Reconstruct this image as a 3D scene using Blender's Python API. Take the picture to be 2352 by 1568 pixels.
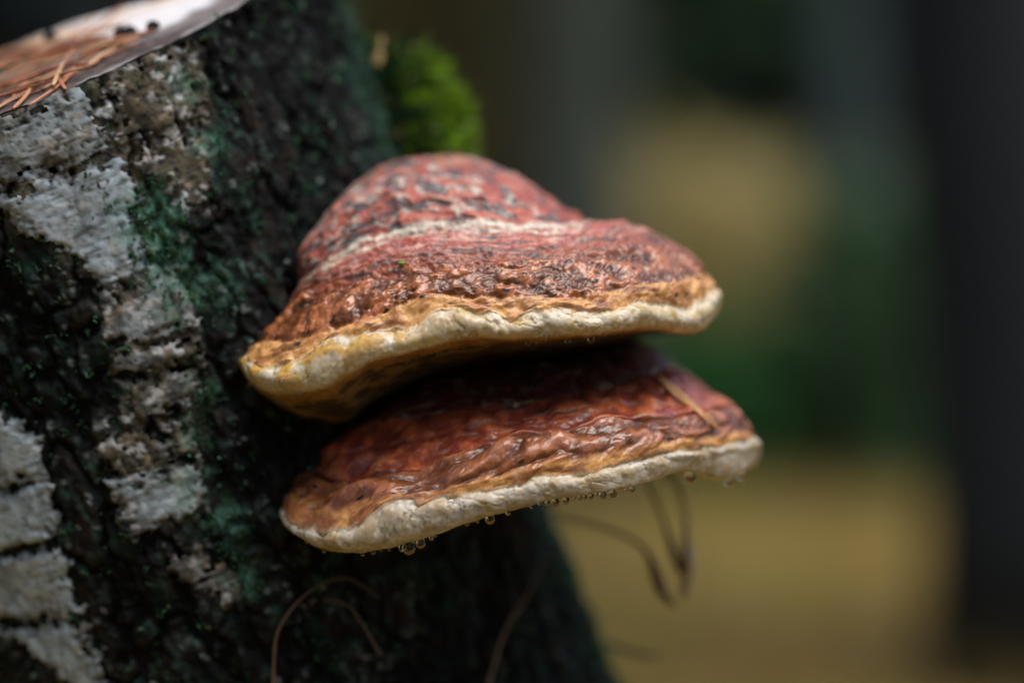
import bpy, math, random
import numpy as np
from mathutils import Vector
from mathutils.bvhtree import BVHTree

# ------------------------------------------------------------------ scene, camera, light
for o in list(bpy.data.objects): bpy.data.objects.remove(o, do_unlink=True)
sc = bpy.context.scene
COL = sc.collection
D = 793.0            # camera to focal plane, mm
HC = 0.50            # camera height above the ground, m
S7 = 7.0             # reference pixels (2352 wide) per mm in the focal plane
cam_d = bpy.data.cameras.new('camera')
cam = bpy.data.objects.new('camera', cam_d); COL.objects.link(cam)
cam.location = (0, -D/1000, HC)
cam.rotation_euler = (math.radians(90), 0, 0)
cam_d.sensor_width = 36.0
cam_d.lens = 36.0*D/336.0
cam_d.clip_start = 0.05
cam_d.clip_end = 600
cam_d.dof.use_dof = True
cam_d.dof.focus_distance = (D+6.0)/1000
cam_d.dof.aperture_fstop = 2.1
sc.camera = cam

SUN_EL, SUN_AZ = 70.0, 140.0     # soft light from above, a little from the camera's right
w = bpy.data.worlds.new('World'); sc.world = w; w.use_nodes = True
nt = w.node_tree
for n in list(nt.nodes): nt.nodes.remove(n)
sky = nt.nodes.new('ShaderNodeTexSky'); sky.sky_type = 'NISHITA'; sky.sun_disc = False
sky.sun_elevation = math.radians(SUN_EL); sky.sun_rotation = math.radians(SUN_AZ)
sky.air_density = 1.0; sky.dust_density = 2.0; sky.ozone_density = 0.6
bg = nt.nodes.new('ShaderNodeBackground'); bg.inputs[1].default_value = 0.105
wo = nt.nodes.new('ShaderNodeOutputWorld')
nt.links.new(sky.outputs[0], bg.inputs[0]); nt.links.new(bg.outputs[0], wo.inputs[0])

sun_d = bpy.data.lights.new('sun', 'SUN'); sun_d.energy = 1.5; sun_d.angle = math.radians(50)
sun_d.color = (1.0, 0.97, 0.93)
sun = bpy.data.objects.new('sun', sun_d); COL.objects.link(sun)
_az = math.radians(SUN_AZ); _el = math.radians(SUN_EL)
sdir = Vector((math.sin(_az)*math.cos(_el), math.cos(_az)*math.cos(_el), math.sin(_el)))
sun.rotation_euler = (-sdir).to_track_quat('-Z', 'Y').to_euler()
sun.location = (0.6, -1.0, 2.0)

sc.view_settings.view_transform = 'Standard'; sc.view_settings.look = 'None'
sc.view_settings.gamma = 1.0; sc.view_settings.exposure = 1.0
sc.render.engine = 'CYCLES'
sc.cycles.use_denoising = True
sc.cycles.max_bounces = 8; sc.cycles.transmission_bounces = 8
sc.cycles.caustics_reflective = False; sc.cycles.caustics_refractive = True

# ------------------------------------------------------------------ helpers
rng = np.random.default_rng(7)
random.seed(11)
def lin(c):
    c = np.asarray(c, float)/255.0
    return np.where(c <= 0.04045, c/12.92, ((c+0.055)/1.055)**2.4)
def sstep(a, b, x):
    t = np.clip((x-a)/(b-a), 0, 1); return t*t*(3-2*t)
def mixc(a, b, t):
    return a*(1-t[..., None]) + b*t[..., None]
_perm = np.tile(np.random.default_rng(3).permutation(256), 3)
_grad = np.array([[1,1,0],[-1,1,0],[1,-1,0],[-1,-1,0],[1,0,1],[-1,0,1],[1,0,-1],[-1,0,-1],[0,1,1],[0,-1,1],[0,1,-1],[0,-1,-1]], float)
_perm = _perm.astype(np.int32)
_g32 = _grad.astype(np.float32)
_gx, _gy, _gz = [np.ascontiguousarray(_g32[_perm % 12, k]) for k in range(3)]
_ang = np.random.default_rng(5).random(768)*2*np.pi
_cx, _cy = np.cos(_ang).astype(np.float32)*1.15, np.sin(_ang).astype(np.float32)*1.15
def _fl(x):
    f = np.floor(x); return f.astype(np.int32), (x-f).astype(np.float32)
def _fade(t): return t*t*t*(t*(t*6-15)+10)
def pn(x, y, z=0.0):
    """gradient noise; a scalar z only picks another 2-D field"""
    x = np.asarray(x, np.float32); y = np.asarray(y, np.float32)
    if np.ndim(z) == 0:
        x, y = np.broadcast_arrays(x, y)
        sd = int(float(z)*31.7) & 255
        xi, xf = _fl(x); yi, yf = _fl(y)
        xi = xi & 255; yi = yi & 255
        fu, fv = _fade(xf), _fade(yf)
        A = _perm[xi+sd]+yi; B = _perm[xi+1+sd]+yi
        def g(h, dx, dy): return _cx[h]*(xf-dx)+_cy[h]*(yf-dy)
        a0 = g(_perm[A], 0, 0); b0 = g(_perm[B], 1, 0); a1 = g(_perm[A+1], 0, 1); b1 = g(_perm[B+1], 1, 1)
        l0 = a0+fu*(b0-a0); l1 = a1+fu*(b1-a1)
        return l0+fv*(l1-l0)
    x, y, z = np.broadcast_arrays(x, y, np.asarray(z, np.float32))
    xi, xf = _fl(x); yi, yf = _fl(y); zi, zf = _fl(z)
    xi = xi & 255; yi = yi & 255; zi = zi & 255
    fu, fv, fw = _fade(xf), _fade(yf), _fade(zf)
    A = _perm[xi]+yi; B = _perm[xi+1]+yi
    h00, h01, h10, h11 = _perm[A]+zi, _perm[A+1]+zi, _perm[B]+zi, _perm[B+1]+zi
    def g(h, dx, dy, dz): return _gx[h]*(xf-dx)+_gy[h]*(yf-dy)+_gz[h]*(zf-dz)
    def lay(dz):
        p = g(h00+dz, 0, 0, dz); q = g(h10+dz, 1, 0, dz); p = p+fu*(q-p)
        r = g(h01+dz, 0, 1, dz); q = g(h11+dz, 1, 1, dz); r = r+fu*(q-r)
        return p+fv*(r-p)
    l0 = lay(0); l1 = lay(1)
    return l0+fw*(l1-l0)
def fbm(x, y, z=0.0, o=4, gain=0.5):
    s = 0; a = 1.0; f = 1.0
    for i in range(o):
        s = s + a*pn(np.asarray(x)*f+i*17.3, np.asarray(y)*f+i*5.7, z*f+i*11.1); a *= gain; f *= 2.03
    return s
def ridged(x, y, z=0.0, o=3):
    s = 0; a = 1.0; f = 1.0
    for i in range(o):
        s = s + a*(1-2*np.abs(pn(np.asarray(x)*f+i*9.2, np.asarray(y)*f+i*3.1, z*f+i*7.7))); a *= 0.5; f *= 2.1
    return s/1.75
def worley(x, y, seed=0):
    x = np.asarray(x, float); y = np.asarray(y, float)
    xi, yi = np.floor(x).astype(int), np.floor(y).astype(int)
    f1 = np.full(x.shape, 9.0); f2 = np.full(x.shape, 9.0); idc = np.zeros(x.shape)
    for dx in (-1, 0, 1):
        for dy in (-1, 0, 1):
            a, b = xi+dx, yi+dy
            h = _perm[(_perm[(a+seed) & 255]+b) & 255]
            h2 = _perm[(h+71+seed) & 255]; h3 = _perm[(h2+29) & 255]
            d = np.hypot(a+h/256-x, b+h2/256-y)
            m = d < f1
            f2 = np.where(m, f1, np.minimum(f2, d)); idc = np.where(m, h3/256, idc); f1 = np.where(m, d, f1)
    return f1, f2, idc

def at(px, py, Y=0.0):
    """reference pixel + depth (mm behind the focal plane) -> mm"""
    k = (D+Y)/D/S7
    return np.array([(px-1176)*k, Y, (784-py)*k])
def px_of(P):
    k = S7*D/(D+P[..., 1])
    return np.stack([1176+P[..., 0]*k, 784-P[..., 2]*k], -1)
def W(P):
    """mm -> metres in the world"""
    P = np.asarray(P, float)/1000.0
    return P+np.array([0, 0, HC])

def tag(o, label=None, cat=None, group=None, kind=None):
    if label: o['label'] = label
    if cat: o['category'] = cat
    if group: o['group'] = group
    if kind: o['kind'] = kind
    return o
def empty(name, loc):
    o = bpy.data.objects.new(name, None); o.empty_display_size = 0.02
    o.location = loc; COL.objects.link(o); return o
def mesh_np(name, V, F, mat=None, parent=None, col=None, attrs=None, normals=None, smooth=True):
    """V (n,3) metres, F (m,k) faces; world coordinates kept when parented to an empty"""
    V = np.asarray(V, np.float64); F = np.asarray(F, np.int32)
    k = F.shape[1]
    me = bpy.data.meshes.new(name)
    off = np.array(parent_world(parent)) if parent else np.zeros(3)
    me.vertices.add(len(V)); me.vertices.foreach_set('co', (V-off).astype(np.float32).ravel())
    me.loops.add(F.size); me.loops.foreach_set('vertex_index', F.ravel())
    me.polygons.add(len(F)); me.polygons.foreach_set('loop_start', np.arange(0, F.size, k, dtype=np.int32))
    me.polygons.foreach_set('use_smooth', np.full(len(F), smooth))
    me.update(calc_edges=True)
    if col is not None:
        a = me.color_attributes.new('col', 'FLOAT_COLOR', 'POINT')
        c4 = np.ones((len(V), 4), np.float32); c4[:, :3] = np.clip(col, 0.002, 0.9); a.data.foreach_set('color', c4.ravel())
    for kk, vv in (attrs or {}).items():
        a = me.attributes.new(kk, 'FLOAT', 'POINT'); a.data.foreach_set('value', np.asarray(vv, np.float32).ravel())
    if normals is not None:
        me.normals_split_custom_set_from_vertices(normals.astype(np.float32).tolist())
    if mat: me.materials.append(mat)
    o = bpy.data.objects.new(name, me); COL.objects.link(o)
    if parent: o.parent = parent
    return o
def parent_world(p):
    v = Vector((0, 0, 0))
    while p is not None:
        v += p.location; p = p.parent
    return v
def sub_faces(V, F, keep, **arr):
    """compact the vertices used by the kept faces"""
    F2 = F[keep]; idx, inv = np.unique(F2, return_inverse=True)
    return V[idx], inv.reshape(F2.shape), {k: a[idx] for k, a in arr.items()}
def grid_faces(nu, nv, wrap=False):
    i = np.arange(nu if wrap else nu-1); j = np.arange(nv-1)
    I, J = np.meshgrid(i, j, indexing='ij'); I2 = (I+1) % nu
    return np.stack([I*nv+J, I2*nv+J, I2*nv+J+1, I*nv+J+1], -1).reshape(-1, 4)
def crom(P, n, closed=False):
    """smooth curve through P resampled to n points of equal arc length"""
    P = np.asarray(P, float); m = len(P)
    Q = np.vstack([2*P[0]-P[1], P, 2*P[-1]-P[-2]])
    out = []
    for i in range(m-1):
        p0, p1, p2, p3 = Q[i], Q[i+1], Q[i+2], Q[i+3]
        t = np.linspace(0, 1, 24, endpoint=False)[:, None]
        d1, d2 = (p2-p0)*0.5, (p3-p1)*0.5
        L = np.linalg.norm(p2-p1)
        for d in (d1, d2):
            q = np.linalg.norm(d)
            if q > 1.0*L: d *= L/q
        out.append((2*t**3-3*t**2+1)*p1+(t**3-2*t**2+t)*d1+(-2*t**3+3*t**2)*p2+(t**3-t**2)*d2)
    C = np.vstack(out+[P[-1:]])
    s = np.r_[0, np.cumsum(np.linalg.norm(np.diff(C, axis=0), axis=1))]
    return np.stack([np.interp(np.linspace(0, s[-1], n), s, C[:, k]) for k in range(P.shape[1])], -1)
def tube(path, rad, seg=8, flat=1.0):
    """path (n,3), rad (n,) -> V, F of a capped tube"""
    path = np.asarray(path, float); n = len(path); rad = np.broadcast_to(rad, (n,))
    T = np.gradient(path, axis=0); T /= np.linalg.norm(T, axis=1)[:, None]+1e-12
    up = np.array([0.12, 0.3, 1.0]); N = np.cross(T, up); N /= np.linalg.norm(N, axis=1)[:, None]+1e-9
    B = np.cross(T, N)
    a = np.linspace(0, 2*np.pi, seg, endpoint=False)
    V = path[:, None]+rad[:, None, None]*(np.cos(a)[None, :, None]*N[:, None]+flat*np.sin(a)[None, :, None]*B[:, None])
    V = V.reshape(-1, 3)
    i, j = np.meshgrid(np.arange(n-1), np.arange(seg), indexing='ij'); j2 = (j+1) % seg
    F = np.stack([i*seg+j, i*seg+j2, (i+1)*seg+j2, (i+1)*seg+j], -1).reshape(-1, 4)
    c0, c1 = len(V), len(V)+1
    V = np.vstack([V, path[:1], path[-1:]])
    cap = [[c0, (q+1) % seg, q, c0] for q in range(seg)]
    cap2 = [[c1, (n-1)*seg+q, (n-1)*seg+(q+1) % seg, c1] for q in range(seg)]
    return V, F, np.array([c[:3] for c in cap]+[c[:3] for c in cap2])
def poly_obj(name, V, faces, mat=None, parent=None, col=None, smooth=True):
    me = bpy.data.meshes.new(name)
    off = np.array(parent_world(parent)) if parent else np.zeros(3)
    me.from_pydata((np.asarray(V)-off).tolist(), [], [list(map(int, f)) for f in faces])
    me.polygons.foreach_set('use_smooth', np.full(len(me.polygons), smooth))
    if col is not None:
        a = me.color_attributes.new('col', 'FLOAT_COLOR', 'POINT')
        c4 = np.ones((len(V), 4), np.float32); c4[:, :3] = np.clip(col, 0.002, 0.9); a.data.foreach_set('color', c4.ravel())
    if mat: me.materials.append(mat)
    me.update()
    o = bpy.data.objects.new(name, me); COL.objects.link(o)
    if parent: o.parent = parent
    return o

# ------------------------------------------------------------------ materials
def new_mat(name):
    m = bpy.data.materials.new(name); m.use_nodes = True
    return m, m.node_tree, m.node_tree.nodes['Principled BSDF']
def attr_mat(name, rough=0.7, wet=False, bump=0.0, bscale=900.0, sss=0.0, sss_rad=(1, .6, .35), grain=0.15, spec=0.5, trans=0.0):
    """colour from the 'col' attribute, grained by noise; roughness lowered where 'wet' is high"""
    m, t, b = new_mat(name)
    a = t.nodes.new('ShaderNodeAttribute'); a.attribute_name = 'col'
    tc = t.nodes.new('ShaderNodeTexCoord')
    nz = t.nodes.new('ShaderNodeTexNoise'); nz.inputs['Scale'].default_value = bscale; nz.inputs['Detail'].default_value = 5
    t.links.new(tc.outputs['Object'], nz.inputs['Vector'])
    mr = t.nodes.new('ShaderNodeMapRange'); mr.inputs[1].default_value = 0.3; mr.inputs[2].default_value = 0.7
    mr.inputs[3].default_value = 1-grain; mr.inputs[4].default_value = 1+grain
    t.links.new(nz.outputs['Fac'], mr.inputs[0])
    vm = t.nodes.new('ShaderNodeVectorMath'); vm.operation = 'SCALE'
    t.links.new(a.outputs['Color'], vm.inputs[0]); t.links.new(mr.outputs[0], vm.inputs['Scale'])
    t.links.new(vm.outputs[0], b.inputs['Base Color'])
    b.inputs['Roughness'].default_value = rough
    b.inputs['Specular IOR Level'].default_value = spec
    if wet:
        wa = t.nodes.new('ShaderNodeAttribute'); wa.attribute_name = 'wet'
        r2 = t.nodes.new('ShaderNodeMapRange'); r2.inputs[3].default_value = rough; r2.inputs[4].default_value = 0.27
        t.links.new(wa.outputs['Fac'], r2.inputs[0]); t.links.new(r2.outputs[0], b.inputs['Roughness'])
        r3 = t.nodes.new('ShaderNodeMapRange'); r3.inputs[3].default_value = 0.0; r3.inputs[4].default_value = 0.42
        t.links.new(wa.outputs['Fac'], r3.inputs[0]); t.links.new(r3.outputs[0], b.inputs['Coat Weight'])
        b.inputs['Coat Roughness'].default_value = 0.12
    if bump:
        bp = t.nodes.new('ShaderNodeBump'); bp.inputs['Strength'].default_value = bump; bp.inputs['Distance'].default_value = 0.0006
        t.links.new(nz.outputs['Fac'], bp.inputs['Height']); t.links.new(bp.outputs[0], b.inputs['Normal'])
    if sss:
        b.inputs['Subsurface Weight'].default_value = sss; b.inputs['Subsurface Radius'].default_value = sss_rad
        b.inputs['Subsurface Scale'].default_value = 0.0015
    if trans:
        b.inputs['Transmission Weight'].default_value = trans
    return m
M_cap = attr_mat('fungus_cap', 0.5, wet=True, bump=0.22, bscale=1100, grain=0.2)
M_margin = attr_mat('fungus_margin', 0.42, wet=True, bump=0.1, bscale=700, sss=0.35, grain=0.06)
M_pore = attr_mat('fungus_pores', 0.7, bump=0.25, bscale=2600, grain=0.15)
M_bark = attr_mat('bark', 0.75, bump=0.8, bscale=500, grain=0.4, spec=0.12)
M_plate = attr_mat('pale_bark', 0.7, bump=0.3, bscale=500, grain=0.12, spec=0.2)
M_wood = attr_mat('weathered_wood', 0.7, bump=0.4, bscale=300, grain=0.15)
M_moss = attr_mat('moss', 0.6, bump=0.0, grain=0.2, bscale=400, sss=0.0)
M_needle = attr_mat('dry_needle', 0.45, bump=0.2, bscale=1500, grain=0.2)
M_leaf = attr_mat('foliage', 0.6, grain=0.2, bscale=8)
M_trunk = attr_mat('forest_bark', 0.85, bump=0.6, bscale=25, grain=0.35)
m, t, b = new_mat('water')
b.inputs['Base Color'].default_value = (1, 1, 1, 1); b.inputs['Roughness'].default_value = 0.0
b.inputs['IOR'].default_value = 1.33; b.inputs['Transmission Weight'].default_value = 1.0
M_water = m

# ------------------------------------------------------------------ ground and far slope
def ground_z(x, y):
    r = np.hypot(x, y)
    z = 0.05*fbm(x/2.2, y/2.2, 3.3, 3)*sstep(0.4, 2.0, r)
    far = sstep(14, 60, y+0.15*np.abs(x))
    z = z+far*(11+5*fbm(x/30, y/30, 8.0, 3))
    return z
gx = np.sign(np.linspace(-1, 1, 221))*np.abs(np.linspace(-1, 1, 221))**2.2*150
GX, GY = np.meshgrid(gx, gx+8, indexing='ij')
GZ = ground_z(GX, GY)
gV = np.stack([GX, GY, GZ], -1).reshape(-1, 3)
n1 = fbm(gV[:, 0]/1.3, gV[:, 1]/1.3, 1.0, 4); n2 = fbm(gV[:, 0]/0.35, gV[:, 1]/0.35, 4.0, 3)
n3 = fbm(gV[:, 0]/6, gV[:, 1]/6, 9.0, 3)
gc = mixc(np.broadcast_to(lin((144, 120, 58)), gV.shape), lin((108, 86, 48)), sstep(-.1, .4, n1))
gc = mixc(gc, lin((104, 80, 46)), sstep(6.0, 3.6, np.hypot(gV[:, 0], gV[:, 1])+1.2*n3)*.7)
gc = mixc(gc, lin((112, 110, 42)), sstep(0.1, .5, n2)*0.7)
dist = np.hypot(gV[:, 0], gV[:, 1])
gc = mixc(gc, np.broadcast_to(lin((70, 92, 42)), gV.shape), sstep(5.6, 8.2, dist+1.5*n3)*.85)
gc = mixc(gc, np.broadcast_to(lin((38, 58, 30)), gV.shape), sstep(7.5, 11.5, dist+1.5*n3))
gc = mixc(gc, np.broadcast_to(lin((52, 72, 46)), gV.shape), sstep(14, 22, dist))
M_ground = attr_mat('forest_floor', 0.95, bump=0.0, bscale=9, grain=0.3, spec=0.2)
ground = mesh_np('ground', gV, grid_faces(221, 221), M_ground, col=gc); ground['kind'] = 'structure'

# ------------------------------------------------------------------ the wood behind
def leaf_mat(name, rough=0.55, tl=0.35):
    m = attr_mat(name, rough, grain=0.15, bscale=30)
    t = m.node_tree; b = t.nodes['Principled BSDF']; out = t.nodes['Material Output']
    tr = t.nodes.new('ShaderNodeBsdfTranslucent'); mx = t.nodes.new('ShaderNodeMixShader'); mx.inputs[0].default_value = tl
    src = b.inputs['Base Color'].links[0].from_socket
    t.links.new(src, tr.inputs['Color']); t.links.new(b.outputs[0], mx.inputs[1]); t.links.new(tr.outputs[0], mx.inputs[2])
    t.links.new(mx.outputs[0], out.inputs['Surface'])
    return m
M_green = leaf_mat('green_leaves')
M_autumn = leaf_mat('autumn_leaves', .6, .5)
def leaves(C, size, r, aspect=1.6, up=0.3, direc=None):
    """leaf quads at centres C -> V, F"""
    n = len(C)
    a = r.normal(size=(n, 3)) if direc is None else direc+0.35*r.normal(size=(n, 3))
    a /= np.linalg.norm(a, axis=1)[:, None]+1e-9
    b = r.normal(size=(n, 3)); b[:, 2] *= up; b -= a*(a*b).sum(1)[:, None]; b /= np.linalg.norm(b, axis=1)[:, None]+1e-9
    s = (size*r.uniform(.6, 1.3, n))[:, None]
    V = np.stack([C-a*s*aspect*.5, C+b*s*.42, C+a*s*aspect*.5, C-b*s*.42], 1).reshape(-1, 3)
    return V, np.arange(4*n).reshape(-1, 4)
def wx(px, dist): return (px-1176)/5551*dist
def trunk_mesh(name, base, top, r0, r1, c1, c2, parent, seed, seg=14, n=26, wob=0.02, limbs=()):
    r = np.random.default_rng(seed); base, top = np.array(base, float), np.array(top, float)
    f = np.linspace(0, 1, n)[:, None]
    path = base+(top-base)*f+wob*np.c_[np.sin(f*5+seed), np.cos(f*4+seed*2), 0*f]*f
    rad = r0+(r1-r0)*f[:, 0]**.8+r0*.45*np.exp(-f[:, 0]*n/1.6)
    V, F, T = tube(path, rad, seg)
    Vs, Fs = [V], [tuple(q) for q in F]+[tuple(q) for q in T]
    for (p, l, rr0) in limbs:
        lv, lf, lt = tube(p, np.linspace(rr0, rr0*.3, len(p)), 5)
        o = sum(len(v) for v in Vs); Fs += [tuple(q+o) for q in lf]+[tuple(q+o) for q in lt]; Vs.append(lv)
    V = np.vstack(Vs)
    nn = fbm(V[:, 0]*14, V[:, 1]*14+V[:, 2]*3, V[:, 2]*6, 3)
    col = mixc(np.broadcast_to(lin(c1), V.shape), np.broadcast_to(lin(c2), V.shape), sstep(-.2, .35, nn))
    return poly_obj(name, V, Fs, M_trunk, parent, col)
def spruce(loc, H, rad, low, seed, lean=(0, 0), r0=.12, c1=(46, 42, 40), c2=(26, 25, 26), g1=(34, 52, 34), g2=(52, 74, 44), nb=150, per=26, ls=.12, mat=None):
    r = np.random.default_rng(seed)
    root = empty('spruce_tree', loc); loc = np.array(loc, float)
    top = loc+np.array([lean[0]*H, lean[1]*H, H])
    limbs, C, DR = [], [], []
    for i in range(nb):
        f = low+(1-low)*(i+r.uniform(0, 1))/nb; az = r.uniform(0, 2*np.pi)
        L = rad*(1-f)**.75*r.uniform(.7, 1.15)+.12
        p0 = loc+(top-loc)*f; d = np.array([np.cos(az), np.sin(az), 0])
        s = np.linspace(0, 1, 6)[:, None]
        p = p0+d*L*s+np.array([0, 0, 1])*(-.34*L*s+.22*L*s**2.4)
        limbs.append((p, L, .018*(1-f)+.006))
        m = int(per*(L/rad)**.8)+5; q = r.uniform(.12, 1, m)
        side = np.cross(d, [0, 0, 1])
        c = p0+d*(L*q)[:, None]+np.array([0, 0, 1])*(-.34*L*q+.22*L*q**2.4)[:, None]+side*(r.normal(size=m)*.20*L*(1.1-q*.6))[:, None]
        c[:, 2] += r.normal(size=m)*.05-.05
        C.append(c); DR.append(np.broadcast_to(d*.8+np.array([0, 0, -.35]), (m, 3)))
    C = np.vstack(C); DR = np.vstack(DR)
    trunk_mesh('trunk', loc, top, r0, .015, c1, c2, root, seed, limbs=limbs, n=34)
    V, F = leaves(C, np.full(len(C), ls), r, 2.4, .8, DR)
    k = np.repeat(r.uniform(0, 1, len(C)), 4)
    mesh_np('crown', V, F, M_green, root, col=mixc(np.broadcast_to(lin(g1), V.shape), np.broadcast_to(lin(g2), V.shape), k), smooth=False)
    return root
def broadleaf(name, loc, H, rx, z0, z1, n, size, g1, g2, seed, r0=.03, c1=(120, 118, 112), c2=(60, 56, 52), nl=18, lean=(0, 0), mat=None):
    """slender trunk or several stems, limbs, clumped leaves"""
    r = np.random.default_rng(seed)
    root = empty(name, loc); loc = np.array(loc, float); top = loc+np.array([lean[0]*H, lean[1]*H, H])
    limbs, C = [], []
    for i in range(nl):
        f = z0/H+(z1-z0)/H*(i+.5)/nl; az = i*2.4+r.uniform(-.4, .4)
        env = math.sqrt(max(.06, 1-((f*H-(z0+z1)/2)/((z1-z0)/2+.05))**2))
        L = rx*env*r.uniform(.75, 1.15); p0 = loc+(top-loc)*max(0.02, f-.12)
        tip = loc+(top-loc)*f+np.array([np.cos(az)*L, np.sin(az)*L, 0])
        s = np.linspace(0, 1, 5)[:, None]; p = p0+(tip-p0)*s+np.array([0, 0, .12*L])*np.sin(s*3.1)
        limbs.append((p, L, r0*.35))
        m = n//nl; q = r.uniform(.25, 1.1, m)[:, None]
        C.append(p0+(tip-p0)*q+r.normal(size=(m, 3))*np.array([.22, .22, .2])*rx*(.4+.6*env))
    C = np.vstack(C); C[:, 2] = np.maximum(C[:, 2], loc[2]+.04)
    trunk_mesh('trunk', loc, top, r0, .006, c1, c2, root, seed, seg=8, n=18, limbs=limbs)
    V, F = leaves(C, np.full(len(C), size), r, 1.4, .7)
    k = np.repeat(np.clip(r.normal(.5, .3, len(C)), 0, 1), 4)
    mesh_np('crown', V, F, mat or M_green, root, col=mixc(np.broadcast_to(lin(g1), V.shape), np.broadcast_to(lin(g2), V.shape), k), smooth=False)
    return root
def gz(x, y): return float(ground_z(np.array([x]), np.array([y]))[0])
def spot(px, dist): x, y = wx(px, dist), dist-.793; return (x, y, gz(x, y)-.02)
def copy_tree(root, loc, rz, sc_=1.0):
    o = root.copy(); COL.objects.link(o); o.location = loc; o.rotation_euler = (0, 0, rz); o.scale = (sc_,)*3
    for ch in root.children:
        c_ = ch.copy(); COL.objects.link(c_); c_.parent = o
    return o
# the big dark stem at the right and the one behind the stump
t1 = spruce(spot(2580, 3.4), 9, 1.7, .40, 21, lean=(-.165, .03), r0=.20, c1=(17, 21, 21), c2=(9, 12, 12), nb=120, per=90, ls=.06)
tag(t1, 'thick near-black leaning spruce stem with bare lower trunk beside the ochre grass', 'tree')
t2 = spruce(spot(-60, 4.4), 8, .62, .04, 22, r0=.22, c1=(34, 36, 36), c2=(20, 22, 22), g1=(20, 32, 26), g2=(30, 44, 32), nb=260, per=60, ls=.045)
tag(t2, 'very dark spruce with dense low branches behind the sawn top of the stump', 'tree')
t3 = spruce(spot(1930, 8.2), 9, 1.2, .62, 23, lean=(.004, 0), r0=.115, c1=(48, 62, 62), c2=(36, 48, 48), nb=90)
tag(t3, 'slim blue-grey spruce stem beside the thick near-black stem', 'tree')
t4 = spruce(spot(1330, 7.6), 9, 1.2, .62, 24, lean=(-.006, 0), r0=.19, c1=(58, 64, 52), c2=(44, 50, 40), nb=80)
tag(t4, 'pale grey bare stem rising behind the humped red cap', 'tree')
b1 = broadleaf('young_birch', spot(1640, 9.4), 1.25, .42, .42, 1.2, 4600, .06, (220, 202, 140), (190, 174, 116), 31, r0=.02, mat=M_autumn)
tag(b1, 'young birch with golden autumn leaves beyond the upper bracket', 'tree')
b2 = broadleaf('young_birch', spot(985, 8.5), 3.0, .5, .7, 2.7, 3000, .07, (118, 102, 54), (90, 80, 44), 32, r0=.03, mat=M_autumn)
tag(b2, 'taller young birch with dull olive-brown leaves behind the moss cushion', 'tree')
b3 = broadleaf('young_birch', spot(1985, 9.6), 1.15, .36, .3, 1.1, 1700, .06, (150, 138, 94), (124, 118, 78), 33, r0=.02)
b4 = broadleaf('young_birch', spot(1965, 7.4), 1.05, .24, .25, 1.0, 2300, .05, (78, 112, 70), (60, 94, 60), 34, r0=.02)
tag(b4, 'young birch with dull grey-green leaves beside the golden one', 'tree')
tag(b3, 'small young birch with faded khaki leaves near the slim blue-grey stem', 'tree')
for i, (px, dist, hh, rx, sd) in enumerate([(1500, 10.6, .62, .42, 41), (1720, 10.2, .66, .5, 42), (1960, 10.9, .72, .5, 43), (2190, 10.0, .62, .46, 44), (1290, 11.2, .6, .45, 45), (2420, 11, .7, .5, 46), (1830, 12.4, .86, .5, 47), (1060, 10.8, .6, .5, 48), (1540, 8.7, .50, .30, 61), (1730, 8.4, .56, .32, 62), (1900, 8.8, .54, .34, 63), (2080, 8.5, .58, .34, 64)]):
    g = broadleaf('shrub', spot(px, dist), hh, rx, .06, hh, 1700, .055, (40, 98, 46), (62, 128, 58), sd, r0=.012, c1=(60, 54, 44), c2=(40, 36, 30), nl=14)
    if sd > 60: tag(g, 'small green shrub in the row just below the golden and khaki birches', 'shrub', 'small shrubs below the birches')
    else: tag(g, 'low dark green leafy shrub at the far edge of the ochre grass', 'shrub', 'green shrubs at the edge of the grass')
# dark spruces farther back, and unseen ones added around the clearing
sp1 = spruce(spot(1560, 19), 8.5, 1.9, .03, 51, g1=(40, 66, 38), g2=(62, 88, 50), nb=190, per=64, ls=.13)
sp2 = spruce(spot(1250, 21), 9.5, 2.1, .02, 52, g1=(42, 64, 40), g2=(66, 86, 54), nb=190, per=64, ls=.13)
for o_ in (sp1, sp2): tag(o_, 'dark spruce standing far back in the wood', 'tree', 'far spruces')
for i, (px, dist, k) in enumerate([(1420, 24, 1), (1760, 18, 0), (2000, 22, 1), (2240, 19, 0), (2500, 20, 1), (950, 19, 0), (700, 22, 1), (380, 18, 0), (60, 20, 1), (-300, 17, 0), (1080, 26, 0), (1640, 27, 1), (1880, 28, 0), (2800, 19, 0), (2130, 30, 1), (-700, 19, 1)]+[(3150+560*j, 15+(j*5) % 9, j % 2) for j in range(9)]+[(-1150-560*j, 14+(j*5) % 9, j % 2) for j in range(7)]):
    o_ = copy_tree((sp1, sp2)[k], spot(px, dist), i*1.7, .85+.06*(i % 5))
blockers_ = [(-3.4, -1.8), (-2.4, -5.2), (1.2, -6.8), (4.6, -4.6), (-4.8, 2.6), (-6, -3), (-6.5, 7), (7, -7), (-1, -9)]  # out of view, placed to block low light from the front and sides
for i, (x, y) in enumerate(blockers_):
    o_ = copy_tree((sp1, sp2)[i % 2], (x, y, gz(x, y)-.02), i*2.1, .8+.05*(i % 4))
    tag(o_, 'tall unseen spruce added around the clearing to block low light', 'tree', 'unseen spruces blocking low light')
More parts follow.
